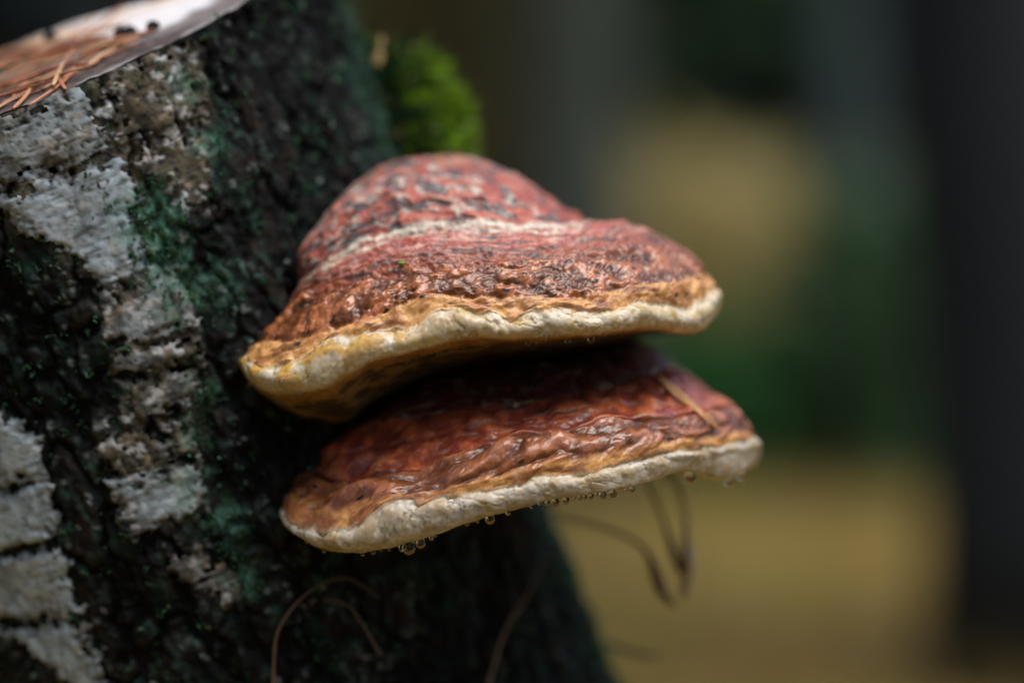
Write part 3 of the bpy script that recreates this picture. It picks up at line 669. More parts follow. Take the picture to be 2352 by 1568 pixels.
def fl_relief(S, Wd, med, fine):
    return sstep(.10, .30, fbm(S/15, Wd/2.7, 44.0, 4))
def bracket(guides, kind):
    P, R = loft(guides)
    P = P+0.0
    N = normals_of(P)
    # outward check: the margin must face the camera
    k = len(guides)
    mid = N[P.shape[0]//2, np.argmin(np.abs(R[0]-(9 if kind == 'upper' else 8)))]
    sgn = -1.0 if mid[1] > 0 else 1.0
    N *= sgn
    S = np.cumsum(np.r_[np.zeros((1, P.shape[1])), np.linalg.norm(np.diff(P, axis=0), axis=2)], axis=0).mean(axis=1, keepdims=True)+0*R
    Wd = np.cumsum(np.c_[np.zeros((P.shape[0], 1)), np.linalg.norm(np.diff(P, axis=1), axis=2)], axis=1).mean(axis=0, keepdims=True)+0*R
    X, Y, Z = P[..., 0], P[..., 1], P[..., 2]
    big = fbm(X/16, Y/16, Z/16, 3); med = fbm(X/6.5, Y/6.5, Z/6.5, 4); fine = fbm(X/2.3, Y/2.3, Z/2.3, 4)
    fin2 = fbm(X/1.1+9, Y/1.1, Z/1.1, 2)
    strk = ridged(S/22+.4*med, Wd/2.6+.7*big, 4.0, 3); strk2 = fbm(S/16, Wd/1.7+.8*big, 9.0, 4)
    pit1, pit2, pid = worley(S/2.1+.5*fine, Wd/1.7+.5*med, 3)
    if kind == 'upper':
        rb, rr_ = 8.0, 10.0
        wob = 0.10*fbm(S/7, 0*S, 3.0, 3)+0.06*fbm(S/2.6, Wd/8, 5.0, 2)
        q = R+wob+np.exp(-((R-rb)/.7)**2)*(.30*fbm(S/6, Wd/30, 171.0, 4, .6)+.12*np.abs(fbm(S/2.6, Wd/10, 173.0, 2)))
        hump = sstep(.6, 1.2, q)*sstep(3.2, 2.9, q); ring_ = sstep(2.9, 3.2, q)*sstep(5.6, 4.9, q)
        brown = sstep(4.7, 5.4, q)*sstep(7.1, 6.7, q); tan = sstep(6.7, 7.05, q)*sstep(8.0, 7.9, q)
    else:
        rb, rr_ = 7.0, 9.0
        wob = 0.09*fbm(S/7, 0*S, 13.0, 3)+0.05*fbm(S/2.6, Wd/8, 25.0, 2)
        q = R+wob+np.exp(-((R-rb)/.5)**2)*(.22*fbm(S/6, Wd/30, 175.0, 4, .6)+.10*np.abs(fbm(S/2.6, Wd/10, 177.0, 2)))
        hump = sstep(.3, 1.0, q)*sstep(2.3, 1.9, q); ring_ = sstep(1.9, 2.3, q)*sstep(4.2, 4.0, q)
        brown = sstep(4.0, 4.3, q)*sstep(6.6, 6.2, q); tan = sstep(6.2, 6.6, q)*sstep(7.0, 6.9, q)
    marg = sstep(rb-.02, rb+.12, q)*sstep(rr_+.8, rr_+.2, R); pores = sstep(rr_+.2, rr_+.8, R)
    # ------------------------------ relief, mm
    crease1, crease2, _ = worley(S/11+.6*med, Wd/9+.5*med, 8)
    crease = gauss(crease2-crease1, 0, .05)*sstep(.1, .4, fbm(S/15, Wd/15, 6.0, 2))
    pw1, _, _ = worley(S/6.2+.5*med, Wd/6+.4*med, 12)
    pillow = 1-np.minimum(pw1, 1)**2*1.6
    wx_, wy_ = .9*fbm(S/6, Wd/6, 101.0, 3), .9*fbm(S/6, Wd/6, 103.0, 3)
    bill = 3.0*np.sqrt(pn(S/(11.0 if kind == 'upper' else 15.0)+(.45 if kind == 'upper' else .22)*wx_, Wd/(6.5 if kind == 'upper' else 9.0)+(.45 if kind == 'upper' else .22)*wy_, 105.0)**2+.004)-.75              # rounded knobs
    bil2 = 3.0*np.sqrt(pn(S/3.4+1.1*wx_, Wd/2.1+1.1*wy_, 107.0)**2+.003)-.75      # small wrinkles
    fold = np.sin(Wd/1.55*.55+2.2*fbm(S/24, Wd/30, 111.0, 3)*2.0)        # long folds parallel to the margin
    grit = sstep(.0, .35, fbm(S/17, Wd/9, 113.0, 3))                     # where the belt is rough
    h = marg*(-.7+1.1*sstep(rb-.05, rb+.55, q)+1.0*pillow*sstep(rr_+.3, rb+.5, R)+.5*med+.16*fine-.35*crease)
    h += tan*(.3+(.7*med+.8*bill+.1*fine)*(1.0 if kind == 'upper' else .6))
    if kind == 'upper':
        h += hump*(1.0*big+.9*(strk-.5)+.45*med+.22*fine-.5*fl_relief(S, Wd, med, fine))
        h += ring_*(.7*(strk-.5)+.7*med+.3*bil2*(.15+grit)+.3*fine+.5*fold)
        h += brown*(.9*med+.9*bill+(.05+.6*grit)*bil2*.42+(.15+.35*grit)*fine+.15*fin2*grit-.3*grit*sstep(.4, .1, pit1)*(pid > .6))
        h += .6*gauss(q, 3.02, .12)+.4*gauss(q, 3.45, .09)-.8*gauss(q, 4.55, .12)-.4*gauss(q, 5.2, .12)
        h -= .6*gauss(q, 6.85, .12)
    else:
        h += hump*(.8*big+.9*med+.7*(strk-.5)+.25*fine)
        h += ring_*(1.3*big+.45*med+1.0*fold+.2*(strk-.5)+.10*fine)
        h += brown*(.35*med+1.2*big+1.5*bill+.14*grit*bil2+.04*fine)
        h -= 2.0*gauss(q, 4.12, .11)*(.35+.65*sstep(-.25, .2, fbm(S/18, 0*S, 31.0, 2)))
        h -= .7*gauss(q, 2.05, .08)+.5*gauss(q, 3.05, .1)
    h += pores*(.3*med)
    ends = sstep(0, .03, np.linspace(0, 1, P.shape[0]))[:, None]
    Pd = P+N*(h*ends)[..., None]
    Nd = normals_of(Pd)*sgn
    # ------------------------------ colour
    shp = P.shape
    C_ = lambda *a: np.broadcast_to(lin(a), shp)
    if kind == 'upper':
        red = mixc(C_(160, 72, 62), C_(184, 94, 74), sstep(-.2, .4, med))
        dusty = mixc(mixc(C_(166, 86, 80), C_(204, 156, 148), sstep(-.05, .4, strk2)), C_(178, 92, 78), sstep(.0, .4, med)*.7)
        brn = mixc(C_(104, 58, 32), C_(170, 104, 66), sstep(-.3, .45, med+.5*bil2*.4))
        tanc = mixc(mixc(C_(212, 156, 100), C_(180, 118, 72), sstep(-.1, .4, med)), C_(126, 76, 46), sstep(.12, .4, fbm(S/10, Wd/4, 211.0, 4))*.8)
        crm = mixc(C_(218, 208, 188), C_(200, 182, 146), sstep(-.1, .5, med))
        c = C_(96, 88, 84)
        c = mixc(c, red, sstep(.75, 1.25, q+.3*med))
        # worn pale crust on the crest and blue-grey flecks
        c = mixc(c, C_(170, 152, 146), sstep(1.6, 1.1, q+.35*med)*sstep(-.15, .2, strk2)*.7)
        fl = spots(S/5.2+.5*med, Wd/3.8+.4*fine, 4, .47)
        c = mixc(c, C_(84, 84, 92), fl*hump*.85)
        fl2 = sstep(.13, .26, fbm(S/15, Wd/2.7, 44.0, 5, .58)+.26*sstep(130, 45, S)-.10)
        c = mixc(c, C_(58, 62, 70), fl2*hump*.85)
        c = mixc(c, C_(190, 182, 180), sstep(.34, .5, fbm(S/12, Wd/1.8, 54.0, 3))*hump*.5)
        for ql, wl in ((1.75, .05), (2.15, .05), (2.55, .045)):  # pale ridge highlights on the hump's left, painted in as colour
            c = mixc(c, C_(202, 196, 196), gauss(q+.22*med, ql, wl)*sstep(150, 100, S)*sstep(-.15, .2, fbm(S/9, 0*S, 181.0+ql, 3))*.8)
        c = mixc(c, dusty, sstep(3.0, 3.25, q))
        c = mixc(c, C_(86, 78, 82), sstep(.12, .36, fbm(S/13, Wd/2.6, 64.0, 4))*ring_*.85)
        c = mixc(c, C_(226, 220, 216), (gauss(q+.10*med, 3.02, .10)*sstep(-.5, .1, fbm(S/9, Wd/4, 2.0, 3)+.12+.3*sstep(150, 90, S))+.8*gauss(q+.06*med, 3.28, .06)*sstep(140, 90, S)*sstep(-.3, .1, med)+.9*gauss(q+.12*med, 3.50, .07)*sstep(-.35, .1, fbm(S/12, 0*S, 8.0, 3)))*.95*sstep(330, 240, S))
        c = mixc(c, C_(66, 66, 74), gauss(q, 3.22, .09)*sstep(-.05, .3, fbm(S/6, Wd/3, 12.0, 3))*.8)
        c = mixc(c, C_(150, 82, 62), sstep(4.2, 4.9, q+.25*fine))
        c = mixc(c, C_(68, 60, 62), gauss(q, 4.75, .4)*sstep(.05, .3, fbm(S/11, Wd/2.6, 34.0, 4))*.9)
        c = mixc(c, brn, sstep(4.9, 5.5, q+.25*med))
        c = mixc(c, C_(62, 36, 20), sstep(.0, -.75, bil2+.6*bill)*brown*.75*(.3+.7*grit))
        c = mixc(c, C_(196, 118, 82), sstep(.12, .42, med)*brown*.45)
        c = mixc(c, tanc, sstep(6.75, 7.0, q+.1*fine))
        c = mixc(c, C_(110, 70, 40), gauss(q, 7.55, .13)*sstep(.05, .4, fbm(S/8, 0*S, 91.0, 3))*.6)
        c = mixc(c, crm, sstep(rb-.20, rb+.12, q+.06*med+.04*fine))
        c = mixc(c, C_(206, 156, 50), marg*sstep(95, 50, S)*sstep(-.25, .1, med+.3*fbm(S/9, Wd/5, 161.0, 2))*sstep(9.5, 8.6, q)*.85)
        c = mixc(c, C_(204, 176, 96), marg*sstep(.15, .4, fbm(S/7, Wd/4, 19.0, 3))*.55)
        c = mixc(c, C_(150, 122, 84), marg*crease*.6)
        c = mixc(c, C_(160, 124, 70), sstep(9.5, 10.05, R))  # lower lip and pores darkened: the underside's shade put into the colour
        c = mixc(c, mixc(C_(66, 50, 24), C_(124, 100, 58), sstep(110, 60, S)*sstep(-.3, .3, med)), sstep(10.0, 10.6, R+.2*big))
    else:
        red = mixc(C_(138, 60, 46), C_(186, 92, 58), sstep(-.25, .35, med+.4*big+.25*fold))
        brn = mixc(C_(156, 92, 62), C_(106, 60, 34), sstep(.2, -.6, bill+.4*med))
        tanc = mixc(mixc(C_(214, 154, 92), C_(178, 116, 66), sstep(-.1, .4, med)), C_(122, 74, 44), sstep(.08, .35, fbm(S/11, Wd/4, 213.0, 4))*.8)
        crm = mixc(C_(212, 204, 190), C_(186, 170, 142), sstep(-.1, .5, med))
        c = C_(54, 34, 28)
        c = mixc(c, C_(96, 46, 38), sstep(.8, 1.7, q+.3*med))
        c = mixc(c, C_(150, 140, 134), sstep(.3, .5, fbm(S/10, Wd/1.8, 24.0, 4))*hump*.8)
        c = mixc(c, red, sstep(1.9, 2.2, q))
        c = mixc(c, C_(192, 108, 62), sstep(-.05, .35, strk2+.3*fold)*gauss(q, 3.6, .42)*.85)
        c = mixc(c, C_(66, 34, 32), gauss(q+.1*med, 3.05, .05)*sstep(-.1, .2, fbm(S/15, 0*S, 141.0, 3))*.8)
        c = mixc(c, C_(178, 160, 150), sstep(.3, .45, fbm(S/11, Wd/2.2, 143.0, 4))*ring_*.35)
        c = mixc(c, C_(126, 50, 48), gauss(q, 2.5, .3)*.7*sstep(-.3, .2, big))
        c = mixc(c, C_(212, 186, 160), gauss(q+.08*med, 2.02, .05)*sstep(.0, .25, fbm(S/12, 0*S, 41.0, 3))*.9)
        c = mixc(c, C_(40, 30, 28), gauss(q, 2.0, .12)*sstep(.1, .3, fbm(S/5, Wd/2, 47.0, 3))*.8)
        c = mixc(c, C_(40, 24, 20), gauss(q, 4.1, .06)*.85)
        c = mixc(c, brn, sstep(4.08, 4.25, q))
        c = mixc(c, C_(190, 124, 96), sstep(.1, .7, bill+.4*big)*brown*.7)
        c = mixc(c, C_(84, 46, 24), sstep(.05, .4, fbm(S/6, Wd/5, 81.0, 3))*brown*.6)
        c = mixc(c, tanc, sstep(6.15, 6.5, q+.25*med))
        c = mixc(c, mixc(C_(128, 72, 40), C_(164, 98, 58), sstep(-.2, .5, bill)), tan*sstep(95, 60, S+10*med)*sstep(-.35, .1, fbm(S/9, Wd/6, 151.0, 3))*.9)
        c = mixc(c, C_(124, 86, 52), gauss(q, 6.84, .1)*sstep(-.1, .3, fbm(S/12, 0*S, 95.0, 3))*.7)
        c = mixc(c, crm, sstep(rb-.20, rb+.12, q+.06*med+.04*fine))
        c = mixc(c, C_(180, 152, 100), marg*sstep(.15, .45, fbm(S/7, Wd/4, 29.0, 3))*.5)
        c = mixc(c, C_(150, 122, 84), marg*crease*.5)
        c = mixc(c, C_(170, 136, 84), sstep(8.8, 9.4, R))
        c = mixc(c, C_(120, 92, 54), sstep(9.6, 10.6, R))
    c = np.where((q < rb)[..., None], np.minimum((c*.97+.03*c.mean(axis=2, keepdims=True))*np.array([1.06, 1.04, .84]), .85), c)
    mst = marg*sstep(-.05, .35, fbm(S/9, Wd/5, 221.0, 4, .6))
    c = mixc(c, c*np.array([.80, .70, .50]), mst*.6)
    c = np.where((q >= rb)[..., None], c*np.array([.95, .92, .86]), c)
    # insect holes
    holes = (lambda f: (f[0] < .055+.03*f[2])*(f[2] > .4))(worley(S/13, Wd/9, 6))
    c = mixc(c, C_(22, 16, 12), holes*(brown+tan+ring_*.5).clip(0, 1)*.95)
    wet = np.clip(brown*(.55+.5*sstep(-.2, .4, med))+tan*.15+marg*.06+(ring_*(.2 if kind == 'upper' else .7))+hump*.12, 0, 1)
    root = empty('bracket_fungus', W(P[P.shape[0]//2, -1]))
    V = W(Pd).reshape(-1, 3); Nn = Nd.reshape(-1, 3); F = grid_faces(P.shape[0], P.shape[1])
    if sgn > 0: F = F[:, ::-1]
    cc = c.reshape(-1, 3); ww = wet.ravel()
    qf = q.ravel()[F].mean(axis=1); rf = R.ravel()[F].mean(axis=1)
    qm = np.minimum(qf, 99)
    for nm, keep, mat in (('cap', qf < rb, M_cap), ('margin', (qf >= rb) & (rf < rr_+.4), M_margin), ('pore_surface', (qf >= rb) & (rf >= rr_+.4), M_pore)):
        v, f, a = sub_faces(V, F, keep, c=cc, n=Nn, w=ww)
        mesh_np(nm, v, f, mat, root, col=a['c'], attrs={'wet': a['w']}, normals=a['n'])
    st = 3
    Vs = V.reshape(shp)[::st, ::st]; Fs = grid_faces(Vs.shape[0], Vs.shape[1])
    bvh = BVHTree.FromPolygons([tuple(v) for v in Vs.reshape(-1, 3)], [tuple(int(i) for i in f) for f in Fs])
    return root, bvh, Pd, R, rr_
up, bvh_u, Pu, Ru, rru = bracket(UP, 'upper')
tag(up, 'upper bracket fungus with a red humped cap, grey flecks and cream rounded margin', 'fungus', 'bracket fungi on the stump')
lo, bvh_l, Pl, Rl, rrl = bracket(LO, 'lower')
tag(lo, 'lower bracket fungus with a glossy brown cap under the humped one, drops along its margin', 'fungus', 'bracket fungi on the stump')

# ------------------------------------------------------------------ moss and litter on the stump
CAMP = Vector((0, -D/1000, HC))
def surf(bvh, px, py):
    d = Vector(W(at(px, py, 0)))-CAMP; d.normalize()
    h = bvh.ray_cast(CAMP, d)
    return None if h[0] is None else (np.array(h[0]), np.array(h[1]))
def trunk_w(px, py, out=0.0):
    th, t0, P = trunk_hit(px, py)
    r0 = float(rad_low(np.array([th]), np.array([t0]))[0])
    return W(trunk_pt(np.array([th]), np.array([t0]), np.array([r0+out]))[0])
def blades(C, Nrm, L, wd, r):
    """curved two-quad blades rooted at C"""
    n = len(C); d = Nrm+.45*r.normal(size=(n, 3)); d /= np.linalg.norm(d, axis=1)[:, None]
    s = np.cross(d, r.normal(size=(n, 3))); s /= np.linalg.norm(s, axis=1)[:, None]+1e-9
    L = (L*r.uniform(.6, 1.25, n))[:, None]; s = s*(wd*r.uniform(.7, 1.2, n))[:, None]
    m = C+d*L*.55; t = C+d*L+np.array([0, 0, -.12])*L
    V = np.stack([C-s*.6, C+s*.6, m+s, m-s, t], 1).reshape(-1, 3); ii = np.arange(n)*5
    return V, np.vstack([np.c_[ii, ii+1, ii+2], np.c_[ii, ii+2, ii+3], np.c_[ii+3, ii+2, ii+4]])
M_mossleaf = leaf_mat('moss_leaves', .5, .45)
lumps = [(862, 140, 138, 30), (880, 190, 136, 40), (862, 240, 130, 42), (905, 165, 142, 34), (912, 235, 136, 46), (940, 190, 146, 40), (972, 215, 150, 40), (1000, 248, 151, 40), (1022, 285, 150, 38), (1036, 322, 148, 34), (950, 275, 138, 48), (1000, 315, 142, 46), (955, 150, 152, 17), (985, 182, 153, 16), (985, 345, 136, 44), (915, 300, 132, 46), (1020, 228, 154, 15), (850, 300, 126, 36)]
mroot = empty('moss_cushion', W(at(960, 330, 140)))
tag(mroot, 'bright green moss cushion bulging from the bark above the humped red cap', 'moss')
mv, mn, mbv, mbf = [], [], [], []
for (px, py, Y, rp) in lumps:
    c0 = W(at(px, py, Y)); r_ = rp/7*1.17/1000*.86
    u = rng.normal(size=(int(120+rp*7), 3)); u /= np.linalg.norm(u, axis=1)[:, None]
    mv.append(c0+u*r_*np.array([1, .8, 1])); mn.append(u*.9+np.array([.25, 0, .45]))
    a_, b_ = np.meshgrid(np.linspace(0, 2*np.pi, 16, endpoint=False), np.linspace(0, np.pi, 9), indexing='ij')
    sp = np.stack([np.cos(a_)*np.sin(b_), np.sin(a_)*np.sin(b_)*.8, np.cos(b_)], -1)
    sp = sp*(r_*(1+.25*fbm(sp[..., 0]*3+px, sp[..., 1]*3, sp[..., 2]*3, 2)))[..., None]
    o_ = sum(len(v) for v in mbv); mbv.append((c0+sp).reshape(-1, 3)); mbf.append(grid_faces(16, 9, True)+o_)
mbv = np.vstack(mbv)
mesh_np('cushion_body', mbv, np.vstack(mbf), M_moss, mroot, col=np.broadcast_to(lin((30, 54, 20)), mbv.shape))
mv, mn = np.vstack(mv), np.vstack(mn)
V, F = blades(mv, mn, .0062*np.clip(rng.lognormal(0, .35, len(mv)), .5, 2.4), .0010, rng)
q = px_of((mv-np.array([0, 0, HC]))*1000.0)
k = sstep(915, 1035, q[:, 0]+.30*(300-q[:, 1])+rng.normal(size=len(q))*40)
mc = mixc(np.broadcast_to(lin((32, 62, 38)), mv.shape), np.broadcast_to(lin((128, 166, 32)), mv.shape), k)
mc = mixc(mc, np.broadcast_to(lin((104, 92, 44)), mv.shape), (rng.random(len(mv)) > .88)*.8)
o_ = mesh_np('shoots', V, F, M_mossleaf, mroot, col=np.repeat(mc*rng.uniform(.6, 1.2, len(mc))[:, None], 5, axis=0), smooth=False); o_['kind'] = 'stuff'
# thin moss and lichen tufts on the bark
pw = (lich[sl]*1.3+.35*sstep(.2, .5, teal_n[sl])+.05+.25*sstep(1.05, 1.3, THg[sl])).ravel()
pw = pw*(np.abs(np.arange(pw.size) % 1) < 1); pw /= pw.sum()
ix = rng.choice(pw.size, 3600, p=pw)
cb = W(Pg[sl].reshape(-1, 3)[ix]); nb_ = (np.cos(THg[sl])[..., None]*EF+np.sin(THg[sl])[..., None]*ER).reshape(-1, 3)[ix]
rep = 4
V, F = blades(np.repeat(cb, rep, 0)+rng.normal(size=(len(cb)*rep, 3))*.0006, np.repeat(nb_, rep, 0)+np.array([0, 0, .35]), .0024, .0006, rng)
k = rng.random(len(cb)*rep)
mc = mixc(np.broadcast_to(lin((44, 92, 56)), (len(k), 3)), np.broadcast_to(lin((82, 112, 86)), (len(k), 3)), k)
o_ = mesh_np('bark_moss', V, F, M_mossleaf, stump, col=np.repeat(mc, 5, axis=0), smooth=False); o_['kind'] = 'stuff'

def strand(name, path_m, rad_mm, c1, c2, label=None, cat=None, group=None, seg=8, n=26, flat=1.0, parent=None, prof=None):
    p = crom(path_m, n); f = np.linspace(0, 1, n)
    rr0 = rad_mm/1000*(prof(f) if prof else (1-.55*f**3)*(0.75+.25*np.minimum(1, f*8)))
    V, F, T = tube(p, rr0, seg, flat)
    kk = np.r_[np.repeat(f, seg), 0, 1]
    col = mixc(np.broadcast_to(lin(c1), V.shape), np.broadcast_to(lin(c2), V.shape), np.clip(kk+.3*fbm(kk*9, 0*kk, 3.0, 2), 0, 1))
    o = poly_obj(name, V, [tuple(q) for q in F]+[tuple(q) for q in T], M_needle, parent, col)
    if label: tag(o, label, cat, group)
    return o
# fallen needles on the sawn face
def cut_hit(px, py, up=0.0):
    C = np.array([0, -D, 0]); d = at(px, py, 0)-C
    return W(C+d*((Pc+NC*up-C).dot(NC)/d.dot(NC)))
need = [([(-60,172),(60,142),(176,109),(293,82)],1.6),([(-50,158),(109,117),(200,95),(273,76)],2.8),([(-40,214),(98,164),(195,133),(293,86)],1.0),
 ([(40,203),(117,172),(150,150)],2.0),([(122,196),(144,148),(174,107)],3.2),([(66,243),(137,195),(187,150)],1.2),([(-60,146),(98,109),(234,70)],1.4),
 ([(180,131),(270,100),(361,70)],1.2),([(-30,190),(70,150),(160,120)],3.4),([(10,165),(90,138),(215,112)],2.2),([(-40,135),(60,118),(170,92)],2.6),
 ([(30,222),(60,190),(110,160)],1.0),([(88,150),(190,118),(300,92)],2.4),([(-60,205),(20,185),(110,150)],1.8),([(150,205),(128,170),(118,140)],1.2),
 ([(-20,150),(100,128),(190,100)],1.0),([(200,112),(260,95),(330,72)],1.0),([(0,240),(60,212),(100,188)],.9),([(-10,120),(70,108),(130,90)],1.0),([(60,132),(150,112),(250,84)],3.6),([(-30,262),(30,230),(92,208)],.9),([(96,206),(150,178),(214,140)],1.0),([(150,172),(210,150),(262,116)],.9),([(-20,228),(50,206),(122,186)],2.2),([(200,150),(250,118),(318,88)],1.0),([(20,196),(112,160),(196,146)],2.6),([(250,110),(300,92),(352,66)],1.4),([(30,250),(58,222),(74,196)],1.6)]
rn = random.Random(9)
for i in range(26):
    x, y = rn.uniform(-40, 230), rn.uniform(-6, 6); L_ = rn.uniform(70, 130); y = 205-.42*x*.9+rn.uniform(-62, 22); a_ = -.36+rn.gauss(0, .16)
    need.append(([(x, y), (x+L_*.5*math.cos(a_), y+L_*.5*math.sin(a_)+rn.uniform(-3, 3)), (x+L_*math.cos(a_), y+L_*math.sin(a_))], rn.uniform(.8, 3.4)))
for i, (pts, upz) in enumerate(need):
    strand('pine_needle', [cut_hit(x, y, upz*.8) for x, y in pts], .8 if i < 28 else .62, (184, 122, 84) if i % 4 else (206, 168, 124), (150, 88, 58) if i % 3 else (204, 154, 108),
           'dry orange-brown pine needle lying on the sawn top of the stump', 'pine needle', 'fallen needles on the sawn face', n=16, flat=.7)
for i, (x, y) in enumerate([(352, 64), (298, 76), (278, 78), (118, 88)]):
    c0 = cut_hit(x, y, 1.0); a_, b_ = np.meshgrid(np.linspace(0, 2*np.pi, 10, endpoint=False), np.linspace(0, np.pi, 7), indexing='ij')
    sp = np.stack([np.cos(a_)*np.sin(b_)*1.3, np.sin(a_)*np.sin(b_), np.cos(b_)*1.2], -1)*.0022
    sp = sp*(1+.4*fbm(sp[..., 0]*700+i*9, sp[..., 1]*700, sp[..., 2]*700, 2))[..., None]
    V = (c0+sp).reshape(-1, 3)
    tag(mesh_np('bark_crumb', V, grid_faces(10, 7, True), M_bark, col=np.broadcast_to(lin((38, 38, 38)), V.shape)), 'small black bark crumb lying on the sawn top of the stump', 'bark crumb', 'crumbs on the sawn face')
# straw at the stump's upper right edge
strand('straw_blade', [W(at(866, 150, 122)), W(at(870, 122, 122)), W(at(877, 86, 124))], 1.9, (186, 158, 104), (170, 142, 92), 'short broken pale straw blade sticking up beside the moss cushion', 'straw', n=12, flat=.25, prof=lambda f: 1-.3*f)
# dry stalks and rootlets
def on_trunk(pts, out=1.5): return [trunk_w(x, y, out) for x, y in pts]
strand('dry_rootlet', on_trunk([(624,1600),(630,1460),(660,1400),(720,1345),(790,1326),(862,1370)], 4.0), .55, (110, 84, 56), (70, 56, 42), 'thin brown rootlet arching up the bark below the lower bracket', 'rootlet', n=40, prof=lambda f: 1-.5*f)
strand('dry_rootlet', on_trunk([(735,1372),(790,1386),(822,1426),(866,1502)], 3.5), .5, (64, 50, 38), (100, 78, 54), 'short brown rootlet hooked downward on dark bark inside the arching one', 'rootlet', n=30, prof=lambda f: .7+.3*f)
strand('dry_rootlet', on_trunk([(1100,1600),(1150,1452),(1200,1368),(1252,1262)], 3.5), .7, (124, 94, 60), (50, 42, 34), 'straight tan rootlet slanting up toward the stump edge', 'rootlet', n=30, prof=lambda f: 1-.3*f)
seed_prof = lambda a, b, k: (lambda f: .55+k*np.exp(-((f-a)/b)**2))
strand('dry_stalk', [W(at(1285,1192,155)), W(at(1360,1206,140)), W(at(1440,1232,128)), W(at(1485,1265,120)), W(at(1506,1315,116)), W(at(1520,1355,116)), W(at(1548,1386,117))], 1.35, (120, 100, 52), (78, 52, 28), 'bent dry stalk with dark brown withered tip beside the stump edge', 'grass stalk', n=40, prof=seed_prof(.85, .13, 1.1))
strand('dry_stalk', [W(at(1478,1090,104)), W(at(1496,1130,112)), W(at(1520,1185,118)), W(at(1545,1255,118)), W(at(1566,1315,116))], 1.35, (110, 96, 56), (88, 62, 34), 'straight brown stalk hanging from beneath the lower bracket', 'grass stalk', n=34, prof=seed_prof(.85, .2, .8))
strand('dry_stalk', [W(at(1520,1084,108)), W(at(1556,1120,114)), W(at(1574,1180,118)), W(at(1578,1240,116)), W(at(1582,1290,114)), W(at(1572,1368,116))], 1.6, (100, 92, 58), (170, 150, 124), 'curved hanging stalk with a pale frayed tip', 'grass stalk', n=40, prof=seed_prof(.78, .2, 1.0))
strand('dry_stalk', [W(at(1395,1475,160)), W(at(1440,1492,156)), W(at(1480,1502,152)), W(at(1520,1504,150))], 1.1, (70, 62, 44), (60, 52, 38), 'short dark stalk poking out low on the stump edge', 'grass stalk', n=20)
# greenish lichen knob on the right edge
# ------------------------------------------------------------------ things on the fungi
def on_surf(bvh, pts, out):
    res = []
    for x, y in pts:
        h = surf(bvh, x, y); n = h[1] if h[1][1] < 0 else -h[1]
        res.append(h[0]+n*out)
    return res
p_ = on_surf(bvh_l, [(1511,874),(1532,896),(1560,922),(1600,953),(1628,975),(1650,993)], .0011)
nd_ = strand('needle_pair', p_, .85, (232, 184, 120), (196, 130, 78), n=30)
p2_ = on_surf(bvh_l, [(1511,874),(1538,894),(1570,918),(1604,946),(1622,962),(1640,980)], .0014)
root_n = empty('needle_pair', p_[0]); nd_.name = 'needle'; root_n.name = 'needle_pair'
nd_.parent = root_n; nd_.location = -np.array(p_[0])
tag(root_n, 'tan pair of pine needles lying across the lower red cap', 'pine needles')
strand('needle', p2_, .75, (236, 192, 130), (200, 140, 88), n=30, parent=root_n)
h = surf(bvh_u, 923, 606)
c0 = h[0]+h[1]*(.0007 if h[1][1] < 0 else -.0007)
V = np.array([[-1.6, 0, 0], [-.6, -.3, .55], [.9, -.3, .5], [1.6, 0, .1], [.7, -.4, -.45], [-.8, -.4, -.4], [0, -.9, .1], [0, .6, 0]])*.001+c0
tag(poly_obj('leaf_scrap', V, [(0,1,6),(1,2,6),(2,3,6),(3,4,6),(4,5,6),(5,0,6),(1,0,7),(2,1,7),(3,2,7),(4,3,7),(5,4,7),(0,5,7)], M_mossleaf, col=np.broadcast_to(lin((140, 200, 50)), V.shape)),
    'tiny bright green leaf scrap on the upper cap', 'leaf')
# water drops
def drop_mesh(name, stretch):
    pr = [(0, 1.0*stretch)]+[(math.sin(a)*(1-.10*max(0, math.cos(a))), math.cos(a)*(stretch if a < 1.57 else 1.0)) for a in np.linspace(.18, math.pi-.18, 13)]+[(0, -1.0)]
    seg = 20; V, F = [], []
    for (r, z) in pr[1:-1]:
        V += [(r*math.cos(2*math.pi*k/seg), r*math.sin(2*math.pi*k/seg), z) for k in range(seg)]
    m = len(pr)-2
    for i in range(m-1):
        for k in range(seg): F.append((i*seg+k, (i+1)*seg+k, (i+1)*seg+(k+1) % seg, i*seg+(k+1) % seg))
    V += [(0, 0, pr[0][1]), (0, 0, -1)]
    for k in range(seg):
        F.append((len(V)-2, k, (k+1) % seg)); F.append((len(V)-1, (m-1)*seg+(k+1) % seg, (m-1)*seg+k))
    me = bpy.data.meshes.new(name); me.from_pydata(V, [], F)
    me.polygons.foreach_set('use_smooth', np.full(len(me.polygons), True)); me.materials.append(M_water); me.update()
    return me
me_hang = drop_mesh('water_drop', 1.25); me_bead = drop_mesh('water_bead', 1.0)
def rim_pts(Pd, R, rr_):
    m = (R > rr_-1.6) & (R < rr_+.5); Q = Pd[m]; return Q, px_of(Q)
RIM = {'u': rim_pts(Pu, Ru, rru), 'l': rim_pts(Pl, Rl, rrl)}
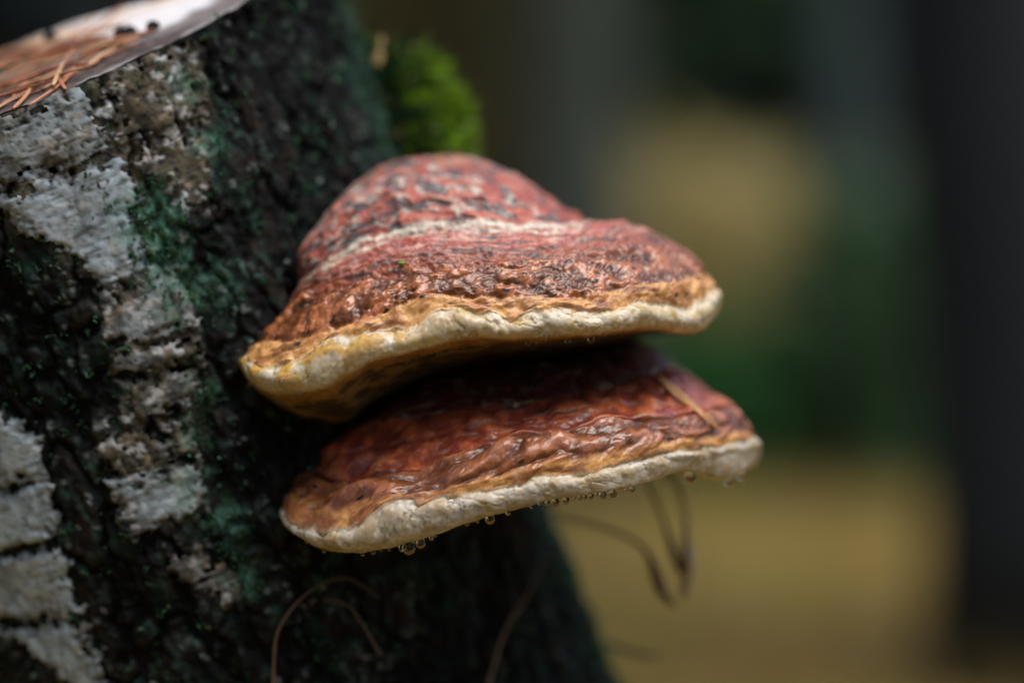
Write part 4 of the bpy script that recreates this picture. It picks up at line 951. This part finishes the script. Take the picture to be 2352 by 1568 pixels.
def drop(which, px, py, rp, label, group, hang=True):
    """a drop whose top is sunk in the lowest point of the margin, or a bead on its face when placed higher"""
    Q, q = RIM[which]
    c_ = np.where((np.abs(q[:, 0]-px) < 3.0) & (Q[:, 1] < 70))[0]
    i = c_[np.argmax(q[c_, 1])]; low = q[i, 1]
    if py < low-rp*1.3:
        d = np.hypot(q[:, 0]-px, q[:, 1]-py)+.6*Q[:, 1]; i = int(np.argmin(d)); c = Q[i]+np.array([0, -.25*rp/S7, 0])
    else:
        c = at(px, low+rp*.72, Q[i, 1]-.1*rp/S7)
    r_ = 1.12*rp/S7*(D+Q[i, 1])/D
    o = bpy.data.objects.new('water_drop', me_hang if hang else me_bead); COL.objects.link(o)
    o.location = W(c); s_ = r_/1000; o.scale = (s_, s_*.95, s_*(1.05 if hang else .92))
    return tag(o, label, 'water drop', group)
LL = 'clear water drop hanging from the lower bracket\'s pale margin'; GL = 'drops hanging along the lower margin'
for (x, y, r_) in [(1125,1179,10),(925,1247,9),(966,1229,10),(1007,1210,9),(1040,1193,7),(1061,1184,5),(1092,1174,8),(891,1245,6),(845,1260,5),(1258,1143,6),(1276,1144,9),(1300,1147,8),(1222,1152,6),(1343,1143,5),(1358,1137,6),(1371,1134,4),(1385,1130,8),(1408,1130,9),(1451,1113,7),(1240,1148,4),(1208,1157,4)]:
    drop('l', x, y, r_, LL, GL)
drop('l', 939, 1233, 14, 'largest clear water drop below the lower pale margin, among the bead cluster', None)
drop('l', 1585, 5000, 13, 'bright drop hanging before the bulge at the lower bracket\'s outer end', None)
drop('l', 1705, 5000, 10, 'small bright drop on the lower bracket\'s drooping outer tip', None)
drop('l', 1676, 5000, 10, 'faint drop beneath the lower bracket\'s drooping outer bulge', None)
LU = 'clear water drop clinging to the upper bracket\'s cream margin'; GU = 'drops along the upper margin'
for (x, y, r_) in [(647,882,7),(735,896,4),(843,838,6),(577,884,8),(670,881,4),(711,879,5),(1186,782,4),(1255,774,8),(1304,777,6),(1357,770,7),(1280,764,5),(627,936,5)]:
    if (x, y) == (627, 936): y = 912
    drop('u', x, y, r_, LU, GU)
drop('u', 687, 904, 10, 'largest drop on the cream margin of the upper bracket, near the stump', None)
rd = random.Random(5)
for i in range(26):
    x = 700+rd.random()**.8*760; drop('l', x, 5000, rd.choice([2.4, 3, 3.4, 4.2, 5.2]), LL, GL)
for i in range(12):
    x = 590+rd.random()*760; drop('u', x, 5000, rd.choice([2.4, 3, 3.6, 4.6]), LU, GU)
LB = 'tiny water bead in the cluster on the lower bracket\'s pale margin'; GB = 'beads on the lower margin'
Ql, ql = RIM['l']
def bead(px, py, rp):
    h = surf(bvh_l, px, py)
    if h is None: return
    n = h[1] if h[1][1] < 0 else -h[1]; r_ = rp/S7/1000
    o = bpy.data.objects.new('water_bead', me_bead); COL.objects.link(o)
    o.location = h[0]+n*r_*.45; o.scale = (r_*random.uniform(1, 1.35), r_*.8, r_*random.uniform(.8, 1.0))
    tag(o, LB, 'water drop', GB)
beads = [(917,1197,10),(950,1188,7.5),(972,1198,8),(969,1184,5.5),(932,1180,5),(902,1187,5.5),(890,1201,6),(914,1217,5.5),(891,1224,6),(888,1211,4),(1003,1170,4),(995,1190,6),(1022,1186,8),(1045,1178,6),(1030,1165,5),(1062,1168,5),(985,1178,5),(942,1172,4),(876,1190,4),(958,1210,5),(1010,1197,5),(930,1205,4),(1036,1154,7),(1083,1160,4.5),(1096,1168,5),(1186,1140,6),(1206,1138,5),(1170,1150,5),(1155,1158,5.5),(1222,1131,5),(1240,1134,7),(1262,1136,6),(1278,1128,5.5),(1180,1127,4),(1152,1147,4),(1325,1120,5),(1310,1130,4),(1200,1149,5)]
for b_ in beads: bead(*b_)
for i in range(26):
    f_ = random.random(); x = 868+f_*230+random.uniform(-8, 8); y = 1222-f_*66+random.uniform(-26, 10); bead(x, y, random.uniform(2.2, 4))
